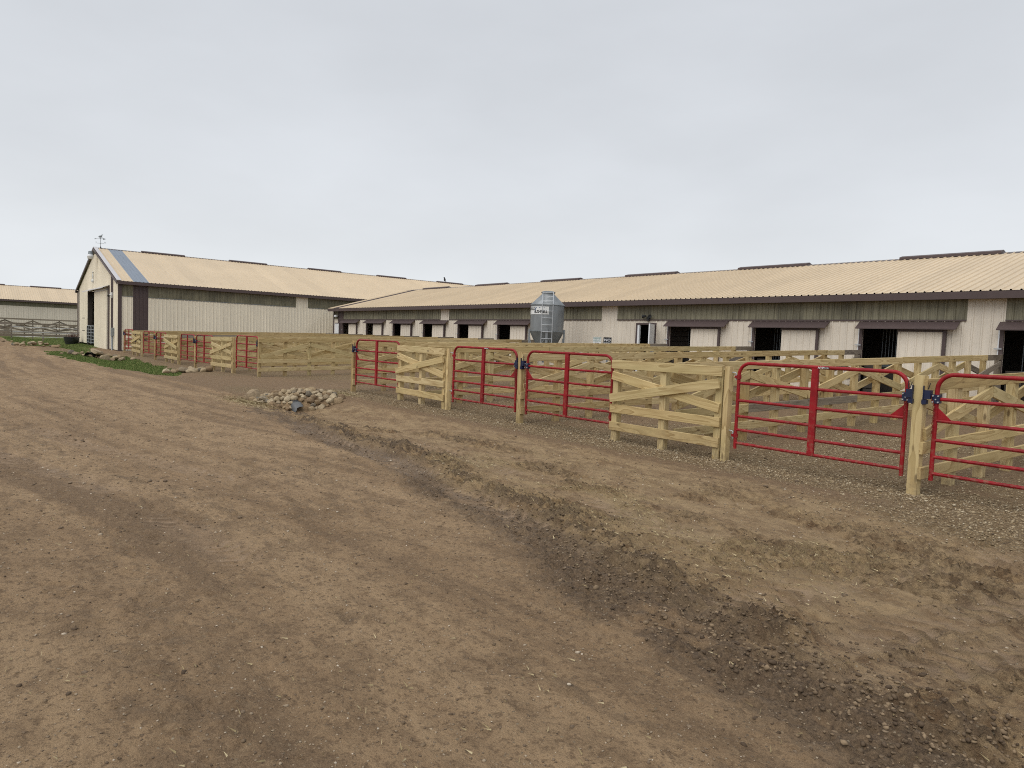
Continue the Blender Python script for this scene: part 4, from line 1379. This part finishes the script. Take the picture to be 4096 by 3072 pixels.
for z in (1.08, 0.62, 0.18):
    MB().tube([(0.1, -2.6, z + 0.02), (0.1, 0, z), (0.1, 4.6, z - 0.02)], 0.018, 6).obj('wire', 'white', wf)

# ------------------------------------------------------------------ feed bin in the lane
FBX, FBY = -22.35, 19.85
fg = gz(FBX, FBY)
cd = math.atan2(-FBY, -FBX)                        # azimuth from the bin towards the standpoint
fbn = thing('feed_bin', 'grey galvanised feed bin with ladder standing in the lane before the barn', 'feed bin', (FBX, FBY, 0), cd)
RAD = 0.715
zs, zbm, zt_ = 3.225, 2.07, 3.79
MB().lathe([(RAD, zbm), (RAD, zbm + 0.02), (RAD + 0.004, zbm + 0.5), (RAD, zs)], 40).obj('bin_body', 'galv', fbn, True)
rf = MB().lathe([(RAD + 0.025, zs - 0.015), (RAD + 0.02, zs + 0.01), (0.27, zt_ - 0.10), (0.27, zt_ - 0.03)], 40).obj('bin_roof', 'galv', fbn, True)
MB().lathe([(0.30, zt_ - 0.05), (0.31, zt_ - 0.01), (0.22, zt_ + 0.03), (0.0, zt_ + 0.045)], 28).obj('lid', 'galv_dark', rf, True)
hp = MB().lathe([(RAD + 0.02, zbm + 0.01), (RAD, zbm - 0.03), (0.16, 0.92), (0.16, 0.75)], 40).obj('hopper', 'galv_dark', fbn, True)
bm_ = MB()
for zz in (zs - 0.03, zbm + 0.03):
    for k in range(44):
        a = 2 * math.pi * k / 44
        x, y = math.cos(a) * RAD, math.sin(a) * RAD
        bm_.box((x * 1.01 - 0.012, y * 1.01 - 0.012, zz - 0.012), (x * 1.01 + 0.012, y * 1.01 + 0.012, zz + 0.012))
bm_.obj('bolt_ring', 'galv_dark', fbn)
for k in range(4):
    a = math.pi / 4 * (2 * k) + math.pi / 2 * 0 + math.radians(0)
    a = math.radians(90 * k)
    ca, sa = math.cos(a), math.sin(a)
    p = (ca * (RAD + 0.035), sa * (RAD + 0.035))
    MB().box((-0.035, -0.05, fg - 0.1), (0.035, 0.05, zbm + 0.12)).obj('leg', 'galv', fbn).matrix_basis = Matrix.Translation((p[0], p[1], 0)) @ Matrix.Rotation(a, 4, 'Z')
    for s in (-1, 1):
        MB().tube([(ca * RAD - sa * 0.03 * s, sa * RAD + ca * 0.03 * s, zbm - 0.25), (ca * RAD * 0.92 - sa * 0.3 * s, sa * RAD * 0.92 + ca * 0.3 * s, zbm - 0.62)], 0.018, 6).obj('leg_brace', 'galv', fbn)
ld = MB()
for s in (-1, 1):
    ld.tube([(RAD + 0.09, s * 0.225, 1.05), (RAD + 0.09, s * 0.225, zs + 0.02), (0.36, s * 0.225, zt_ - 0.02)], 0.017, 7)
ldo = ld.obj('ladder', 'zinc', fbn)
for z in np.arange(1.2, 3.2, 0.29):
    MB().tube([(RAD + 0.09, -0.225, z), (RAD + 0.09, 0.225, z)], 0.012, 6).obj('rung', 'zinc', ldo)
for f_ in (0.25, 0.6, 0.93):
    x = (RAD + 0.09) * (1 - f_) + 0.36 * f_
    z = (zs + 0.02) * (1 - f_) + (zt_ - 0.02) * f_
    MB().tube([(x, -0.225, z), (x, 0.225, z)], 0.014, 6).obj('rung', 'zinc', ldo)
# maker's plate, bent round the bin
def bend(me, a0, zc, r):
    for v in me.vertices:
        a = a0 + v.co.x / r
        z = zc + v.co.y
        v.co = (math.cos(a) * r, math.sin(a) * r, z)
    return me
sg = MB()
nseg = 20
half_w = 0.60
A0 = math.radians(-43)
vs, fs = [], []
for k in range(nseg + 1):
    x = -half_w + 2 * half_w * k / nseg
    vs += [(x, -0.165, 0), (x, 0.165, 0)]
for k in range(nseg):
    fs.append((2 * k, 2 * k + 2, 2 * k + 3, 2 * k + 1))
me = MB().add(vs, fs).mesh('sign_plate', 'sign_white')
bend(me, A0, 2.965, RAD + 0.012)
sgo = put('sign_plate', me, fbn)
for txt, sz, dx, dy in (('SCHULD', 0.17, -0.31, 0.065), ('BUSHNELL', 0.17, 0.24, -0.055)):
    tm = text_mesh(txt, sz, 'sign_lettering', 'sign_black', space=0.95, bold=0.03)
    for v in tm.vertices:
        v.co.x = v.co.x * 0.82 + dx
        v.co.y += dy
    bend(tm, A0, 2.965, RAD + 0.016)
    put('sign_lettering', tm, sgo)
sw = [(-0.36, -0.07), (-0.06, -0.085), (0.0, 0.10), (0.42, 0.10), (0.42, 0.125), (-0.02, 0.125), (-0.09, -0.055), (-0.30, -0.06)]
vs, fs = [], []
me = MB().add([(a, b, 0) for a, b in [(-0.36, -0.075), (-0.08, -0.085), (-0.06, -0.05), (-0.30, -0.06)]] + [(-0.08, -0.085, 0), (-0.045, -0.085, 0), (0.03, 0.125, 0), (-0.02, 0.125, 0)] +
              [(0.02, 0.10, 0), (0.2, 0.10, 0), (0.2, 0.125, 0), (0.02, 0.125, 0)] + [(0.2, 0.10, 0), (0.42, 0.10, 0), (0.42, 0.125, 0), (0.2, 0.125, 0)],
              [(0, 1, 2, 3), (4, 5, 6, 7), (8, 9, 10, 11), (12, 13, 14, 15)]).mesh('sign_swoosh', 'sign_blue')
bend(me, A0, 2.965, RAD + 0.0155)
put('sign_swoosh', me, sgo)
me = MB().add([(-0.5 + 0.01, -0.125, 0), (0.0, -0.125, 0), (0.0, -0.115, 0), (-0.49, -0.115, 0), (0.0, -0.125, 0), (0.3, -0.125, 0), (0.3, -0.115, 0), (0.0, -0.115, 0)], [(0, 1, 2, 3), (4, 5, 6, 7)]).mesh('sign_rule', 'sign_blue')
bend(me, A0, 2.965, RAD + 0.0155)
put('sign_rule', me, sgo)

# ------------------------------------------------------------------ parking signs
def sign(x, y, w, h, zt__, face, lab, name, rz, lines, col, border=None):
    t = thing(name, lab, 'sign', (x, y, 0), rz)
    g0 = gz(x, y)
    MB().box((-0.03, 0.012, g0 - 0.3), (0.03, 0.05, zt__ - 0.03)).obj('sign_post', 'galv_dark', t)
    pl = MB().box((-w / 2, -0.006, zt__ - h), (w / 2, 0.006, zt__)).obj('sign_plate', face, t)
    for s, sz, dy in lines:
        tm = text_mesh(s, sz, 'sign_lettering', col)
        wd_ = max(v.co.x for v in tm.vertices) - min(v.co.x for v in tm.vertices)
        k = min(1.25, (w * 0.86) / wd_)
        for v in tm.vertices:
            v.co.x *= k
        put('sign_lettering', tm, pl, Matrix.Translation((0, -0.0085, zt__ - dy)) @ Matrix.Rotation(math.pi / 2, 4, 'X'))
    return t, pl
t, pl = sign(-20.72, 21.3, 0.40, 0.60, 1.94, 'sign_white', 'white and green reserved parking sign before the barn wall', 'reserved_parking_sign', 0.25,
             (('RESERVED', 0.085, 0.075), ('PARKING', 0.085, 0.165)), 'sign_green')
MB().box((-0.10, -0.010, 1.44), (0.10, -0.0065, 1.70)).obj('symbol_field', 'sign_blue', pl)
wc_ = MB().tube([(-0.02, -0.012, 1.66), (-0.015, -0.012, 1.60), (-0.01, -0.012, 1.55), (0.04, -0.012, 1.55), (0.055, -0.012, 1.49)], 0.008, 6)
wc_.tube([(-0.055 + 0.05 * math.cos(a), -0.012, 1.52 + 0.05 * math.sin(a)) for a in np.linspace(0.9, 5.6, 12)], 0.006, 6)
wc_.tube([(-0.022, -0.012, 1.668), (-0.022, -0.012, 1.69)], 0.013, 8)
wc_.obj('wheelchair_symbol', 'white', pl)
for a, b in (((-0.195, 1.345), (0.195, 1.355)), ((-0.195, 1.925), (0.195, 1.935))):
    MB().box((a[0], -0.0095, a[1]), (b[0], -0.0062, b[1])).obj('border_line', 'sign_green', pl)
sign(-19.98, 21.15, 0.36, 0.5, 1.94, 'sign_black', 'black and white no parking sign before the barn wall', 'no_parking_sign', 0.35,
     (('NO', 0.15, 0.12), ('PARKING', 0.14, 0.27)), 'white')

# ------------------------------------------------------------------ fixtures on the barns (things one could unscrew)
t = thing('floodlight', 'black twin floodlight over the open walk-through door', 'floodlight', (-18.28, 21.66, 2.66))
MB().box((-0.05, -0.05, -0.02), (0.05, 0.03, 0.16)).obj('base', 'black', t)
for s in (-1, 1):
    MB().lathe([(0.02, 0), (0.05, 0.05), (0.075, 0.17), (0.07, 0.175), (0.0, 0.16)], 14).obj('lamp_head', 'black', t, True).matrix_basis = \
        Matrix.Translation((s * 0.06, -0.06, 0.18)) @ Euler((math.radians(95), 0, math.radians(s * 55))).to_matrix().to_4x4()
t = thing('security_camera', 'small security camera by the white door at the barn\'s far end', 'camera', (-47.35, 21.62, 2.86))
MB().tube([(0, 0.08, 0), (0, -0.06, 0), (0, -0.06, 0.08)], 0.02, 8).obj('bracket', 'black', t)
MB().box((-0.22, -0.14, 0.02), (0.14, -0.03, 0.14)).obj('housing', 'white', t)
t = thing('security_camera', 'white security camera on the tall barn\'s gable corner', 'camera', (-52.2, 8.0, 3.53))
MB().box((-0.22, -0.04, -0.12), (-0.10, 0.06, 0.24)).obj('bracket', 'white', t)
MB().tube([(-0.1, -0.05, 0.05), (0.12, -0.18, 0.0)], 0.06, 10).obj('housing', 'white', t)
MB().tube([(0.12, -0.18, 0.0), (0.20, -0.22, -0.02)], 0.068, 10).obj('hood', 'black', t)
t = thing('yard_light', 'dusk to dawn yard light on an arm at the tall barn\'s gable peak', 'yard light', (-58.6, 7.62, 6.45))
MB().tube([(-0.6, 0.42, 0.34), (-0.3, 0.2, 0.36), (0.0, 0.0, 0.33)], 0.03, 8).obj('arm', 'galv_dark', t)
MB().lathe([(0.05, 0.46), (0.13, 0.42), (0.15, 0.22), (0.17, 0.2)], 16).obj('ballast', 'galv_dark', t, True)
MB().lathe([(0.17, 0.2), (0.21, 0.12), (0.21, 0.06)], 16).obj('collar', 'white', t, True)
MB().lathe([(0.21, 0.06), (0.185, -0.10), (0.17, -0.11), (0.0, -0.10)], 16).obj('lens', 'glass', t, True)
t = thing('gable_ornament', 'small pale ornament hung high on the tall barn\'s gable', 'ornament', (-60.55, 8.04, 5.15))
MB().lathe([(0.0, -0.42), (0.12, -0.33), (0.10, -0.2), (0.03, -0.12), (0.06, 0.02), (0.05, 0.2), (0.02, 0.3), (0.09, 0.36), (0.0, 0.44)], 12).obj('ornament_body', 'glass', t, True)
t = thing('electric_box', 'grey electric meter box with conduit on the tall barn\'s gable corner', 'electric box', (-51.9, 8.02, 0))
MB().box((-0.05, -0.12, 0.90), (0.30, 0.05, 1.45)).obj('cabinet', 'galv', t)
MB().lathe([(0.09, -0.06), (0.09, 0.05), (0.0, 0.06)], 14).obj('meter', 'white', t).matrix_basis = Matrix.Translation((-0.18, -0.03, 1.26)) @ Matrix.Rotation(math.pi / 2, 4, 'X')
MB().tube([(0.08, -0.04, 0.9), (0.08, -0.04, -0.2)], 0.04, 8).obj('conduit', 'white', t)
MB().tube([(0.2, -0.04, 0.9), (0.2, -0.04, -0.2)], 0.03, 8).obj('conduit', 'galv_dark', t)

t = thing('weathervane', 'dark weathervane with arrow on the tall barn\'s ridge', 'weathervane', (-59.74, 8.42, 7.30))
MB().tube([(0, 0, -0.05), (0, 0, 0.98)], 0.018, 8).obj('spindle', 'galv_dark', t)
MB().lathe([(0.0, 0.0), (0.07, 0.03), (0.03, 0.1), (0.03, 0.14)], 12).obj('base', 'black', t, True)
dvx = rt * 1.0
MB().tube([tuple(-dvx * 0.30 + Vector((0, 0, 0.40))), tuple(dvx * 0.30 + Vector((0, 0, 0.40)))], 0.014, 6).obj('compass_arm', 'galv_dark', t)
MB().tube([(-0.30, 0.0, 0.40), (0.30, 0, 0.40)], 0.012, 6).obj('compass_arm', 'galv_dark', t)
for ch_, s in (('S', -1), ('N', 1)):
    tm = text_mesh(ch_, 0.19, 'compass_letter', 'galv_dark')
    put('compass_letter', tm, t, Matrix.Translation(dvx * 0.40 * s + Vector((0, 0, 0.45))) @ Matrix.Rotation(YAW, 4, 'Z') @ Matrix.Rotation(math.pi / 2, 4, 'X'))
MB().tube([tuple(-dvx * 0.42 + Vector((0, 0, 0.76))), tuple(dvx * 0.45 + Vector((0, 0, 0.76)))], 0.014, 6).obj('arrow_shaft', 'galv_dark', t)
for c_, sgn, sz in ((0.36, 1, 0.08), (-0.38, -1, 0.04)):
    q = MB()
    a, b, c2 = dvx * (c_ - 0.14) + Vector((0, 0, 0.76 + sz)), dvx * (c_ - 0.14) + Vector((0, 0, 0.76 - sz)), dvx * (c_ + 0.12) + Vector((0, 0, 0.76))
    nn = fw.cross(Vector((0, 0, 1))).cross(Vector((0, 0, 1))).normalized() * 0.012
    q.add([a - nn, b - nn, c2 - nn, a + nn, b + nn, c2 + nn], [(0, 1, 2), (5, 4, 3), (0, 3, 4, 1), (1, 4, 5, 2), (2, 5, 3, 0)])
    q.obj('arrow_head' if sgn > 0 else 'arrow_tail', 'galv_dark', t)
# small prancing figure over the arrow
fg_ = MB()
def P2(a, z):
    return tuple(dvx * a + Vector((0, 0, z)))
fg_.tube([P2(-0.10, 0.98), P2(0.0, 1.0), P2(0.10, 0.99)], [0.05, 0.055, 0.05], 8)
fg_.tube([P2(0.08, 1.0), P2(0.14, 1.12), P2(0.20, 1.10)], [0.04, 0.035, 0.015], 8)
for a, b in ((-0.10, -0.13), (-0.06, -0.03), (0.06, 0.05), (0.10, 0.15)):
    fg_.tube([P2(a, 0.97), P2((a + b) / 2 + 0.01, 0.87), P2(b, 0.78)], [0.022, 0.014, 0.012], 6)
fg_.tube([P2(-0.11, 1.0), P2(-0.17, 0.96), P2(-0.18, 0.88)], [0.015, 0.02, 0.006], 6)
fg_.obj('figure', 'galv_dark', t, True)
t.scale = (0.85, 0.85, 0.88)

t = thing('perched_bird', 'black bird perched on the tall barn\'s ridge vent', 'bird', (-59.74, 38.88, 7.43))
MB().tube([(0, -0.02, 0.02), (0, -0.01, 0.06), (0, 0.0, 0.15), (0, -0.02, 0.24), (0, -0.05, 0.32), (0, -0.07, 0.38), (0, -0.09, 0.43)], [0.03, 0.075, 0.10, 0.09, 0.06, 0.06, 0.02], 10).obj('body', 'bird', t, True)
MB().tube([(0, -0.10, 0.385), (0, -0.19, 0.37)], [0.025, 0.004], 6).obj('beak', 'black', t)
MB().add([(-0.04, 0.05, 0.12), (0.04, 0.05, 0.12), (0.05, 0.22, -0.10), (-0.05, 0.22, -0.10), (-0.04, 0.03, 0.10), (0.04, 0.03, 0.10)], [(0, 1, 2, 3), (4, 3, 2, 5)]).obj('tail', 'bird', t)
for s in (-1, 1):
    MB().tube([(s * 0.03, -0.01, -0.01), (s * 0.03, 0.0, 0.07)], 0.008, 5).obj('leg', 'black', t)

# galvanised gate inside the gable doorway
t = thing('stall_gate', 'galvanised tube gate standing inside the tall barn\'s dark doorway', 'gate', (-61.1, 8.02, 0.02))
for a, b in ((-2.15, -0.15), (0.0, 2.1)):
    MB().tube([(a, 0, 0.12), (a, 0, 1.38), (a + 0.1, 0, 1.46), (b - 0.1, 0, 1.46), (b, 0, 1.38), (b, 0, 0.12)], 0.038, 8).obj('frame', 'galv', t)
    for z in (1.2, 0.95, 0.7, 0.45, 0.2):
        MB().tube([(a, 0, z), (b, 0, z)], 0.03, 7).obj('rail', 'galv', t)
    MB().tube([((a + b) / 2, -0.01, 0.2), ((a + b) / 2, -0.01, 1.46)], 0.03, 7).obj('upright', 'galv', t)

# planter: black stock tank with dead stems
t = thing('planter_tub', 'black oval tub of dry reddish stems by the tall barn\'s left corner', 'planter', (-66.2, 7.3, gz(-66.2, 7.3)), 0.3)
MB().lathe([(0.0, 0.0), (0.52, 0.0), (0.60, 0.20), (0.62, 0.22), (0.68, 0.52), (0.74, 0.54), (0.74, 0.58), (0.66, 0.58), (0.62, 0.48), (0.0, 0.46)], 26).obj('tub', 'black', t, True)
t.scale = (1.05, 0.75, 1.0)
st_ = MB()
r = random.Random(4)
for k in range(70):
    a, rr = r.uniform(0, 6.28), r.uniform(0, 0.5)
    x, y = math.cos(a) * rr, math.sin(a) * rr
    h = r.uniform(0.25, 0.62)
    dx, dy = r.uniform(-0.3, 0.3) + x * 0.5, r.uniform(-0.3, 0.3) + y * 0.5
    st_.tube([(x, y, 0.45), (x + dx * 0.5, y + dy * 0.5, 0.45 + h * 0.6), (x + dx, y + dy, 0.45 + h)], [0.012, 0.009, 0.003], 4)
st_.obj('dry_stems', 'pot_plant', t)

# ------------------------------------------------------------------ stones
def rock_meshes(k):
    out = []
    for s in range(k):
        bm = bmesh.new()
        bmesh.ops.create_icosphere(bm, subdivisions=2, radius=1)
        r = random.Random(500 + s)
        planes = [(Vector((r.gauss(0, 1), r.gauss(0, 1), r.gauss(0, 1))).normalized(), r.uniform(0.55, 0.92)) for _ in range(9)]
        for v in bm.verts:
            for nrm, dd in planes:                     # chip flat faces
                e_ = v.co.dot(nrm) - dd
                if e_ > 0:
                    v.co -= nrm * e_ * 0.9
            v.co *= 1 + r.uniform(-0.05, 0.05)
        me = bpy.data.meshes.new('rock')
        bm.to_mesh(me)
        bm.free()
        me.materials.append(M['rock'])
        me.polygons.foreach_set('use_smooth', [True] * len(me.polygons))
        try:
            me.set_sharp_from_angle(angle=math.radians(28))
        except Exception:
            pass
        out.append(me)
    return out
RM = rock_meshes(9)
def rock(x, y, z, sx, sy, sz, label, group, r):
    o = put('rock', r.choice(RM))
    o.location = (x, y, z)
    o.rotation_euler = (r.uniform(-0.4, 0.4), r.uniform(-0.4, 0.4), r.uniform(0, 6.28))
    o.scale = (sx, sy, sz)
    return tag(o, label, 'rock', group)
r = random.Random(21)
RT = Vector((rt.x, rt.y, 0)).normalized()                 # across the view
FWD = Vector((fw.x, fw.y, 0)).normalized()
pc = Vector((-16.25, 6.45, 0))
spots = []
for k in range(1600):
    a = r.uniform(-1.08, 1.08)
    b = r.uniform(-0.8, 0.7)
    if (a / 1.08) ** 2 + (b / 0.8) ** 2 > 1:
        continue
    s = r.uniform(0.045, 0.105) * (1.1 if b < -0.2 else 1)
    q = pc + RT * a + FWD * b
    h = s * 0.35
    if abs(a - 0.26) < 0.17 and b < -0.52:
        continue
    if all((q - p).length > 0.68 * (s + s2) for p, s2 in spots):
        spots.append((q, s))
        rock(q.x, q.y, gz(q.x, q.y) + h, s * r.uniform(1.0, 1.4), s, s * r.uniform(0.75, 1.0),
             'pale field stone in the big heap over the near black culvert pipe', 'stones of the near culvert heap', r)
q = pc - RT * 1.05 - FWD * 0.05
rock(q.x, q.y, gz(q.x, q.y) + 0.10, 0.22, 0.2, 0.2, 'large brown boulder at the left end of the near stone heap', None, r)
# culvert pipe poking out of the heap
pq = pc + RT * 0.22 - FWD * 0.66
ax = (-FWD * 0.75 + RT * 0.6 + Vector((0, 0, -0.10))).normalized()
cv = thing('culvert_pipe', 'black plastic culvert pipe with torn grey end flap in the near stone heap', 'culvert', (pq.x, pq.y, gz(pq.x - FWD.x * 0.12, pq.y - FWD.y * 0.12) + 0.055))
pts = [tuple(-ax * 0.42 * (1 - k / 24) + Vector((0, 0, 0.06 * (1 - k / 24)))) for k in range(25)]
pipe = MB().tube(pts, [0.135 + (0.008 if k % 2 else 0) for k in range(25)], 22, cap=False)
pipe.tube([tuple(ax * 0.0), tuple(-ax * 0.42 + Vector((0, 0, 0.06)))], 0.118, 22, cap=False)
pipe.obj('pipe', 'black', cv, True)
fl = MB()
side_ = ax.cross(Vector((0, 0, 1))).normalized()
vs, fs = [], []
for i in range(9):
    a = math.radians(-35 + 150 * i / 8)
    for j, (rr, ext) in enumerate(((0.150, -0.10), (0.158, 0.0), (0.165, 0.20 + 0.04 * math.sin(i * 2.1)))):
        p = side_ * math.cos(a) * rr + Vector((0, 0, 1)) * math.sin(a) * rr + ax * ext
        if j == 2:
            p.z -= 0.07 + 0.05 * max(0, math.cos(a))
        vs.append(tuple(p))
for i in range(8):
    for j in range(2):
        fs.append((i * 3 + j, i * 3 + j + 1, (i + 1) * 3 + j + 1, (i + 1) * 3 + j))
fl.add(vs, fs).obj('flap', 'flap', cv, True)

def scatter_rocks(n, cx, cy, ra, rb__, s0, s1, label, group, seed, mound=0.0):
    r = random.Random(seed)
    sp = []
    tries = 0
    while len(sp) < n and tries < 3000:
        tries += 1
        a, b = r.uniform(-ra, ra), r.uniform(-rb__, rb__)
        if (a / ra) ** 2 + (b / rb__) ** 2 > 1:
            continue
        s = r.uniform(s0, s1)
        q = Vector((cx, cy, 0)) + RT * a + FWD * b
        if any((q - p).length < 0.8 * (s + s2) for p, s2 in sp):
            continue
        sp.append((q, s))
        h = mound * max(0, 1 - (a / ra) ** 2 - (b / rb__) ** 2)
        rock(q.x, q.y, gz(q.x, q.y) + s * 0.25 + h, s * r.uniform(1.1, 1.7), s, s * r.uniform(0.6, 0.9), label, group, r)
scatter_rocks(15, -29.6, 7.1, 1.05, 0.35, 0.09, 0.2, 'pale stone in the low row at the lane\'s left grass tip', 'stones at the lane corner', 31, 0.08)
scatter_rocks(34, -41.6, 5.75, 1.9, 0.7, 0.07, 0.17, 'stone around the far dark culvert mouth in the grass', 'stones of the far culvert', 32, 0.25)
scatter_rocks(22, -56.3, 4.1, 1.7, 1.0, 0.08, 0.17, 'stone in the small heap at the far left roadside', 'stones of the far left heap', 33, 0.22)
scatter_rocks(7, -66.5, 2.6, 3.0, 1.2, 0.06, 0.13, 'pale stone lying along the far left grass edge', 'stones along the far grass edge', 34)
r = random.Random(5)
rock(-40.3, 5.9, gz(-40.3, 5.9) + 0.10, 0.30, 0.26, 0.26, 'dark rounded boulder right of the far culvert mouth', None, r)
rock(-41.1, 5.7, gz(-41.1, 5.7) + 0.34, 0.62, 0.36, 0.16, 'big flat pale stone capping the far culvert mouth', None, r)
cv2 = thing('culvert_pipe', 'dark far culvert mouth under a flat stone in the grass', 'culvert', (-40.95, 5.25, gz(-41, 5.4) + 0.04))
MB().tube([tuple(-FWD * 0.0), tuple(FWD * 0.9)], 0.24, 18, cap=False).tube([tuple(FWD * 0.02), tuple(FWD * 0.9)], 0.21, 18, cap=False).add([tuple(FWD * 0.8 + RT * 0.23 * math.cos(a) + Vector((0, 0, 0.23 * math.sin(a)))) for a in np.linspace(0, 2 * math.pi, 18, endpoint=False)], [tuple(range(18))]).obj('pipe', 'black', cv2, True)
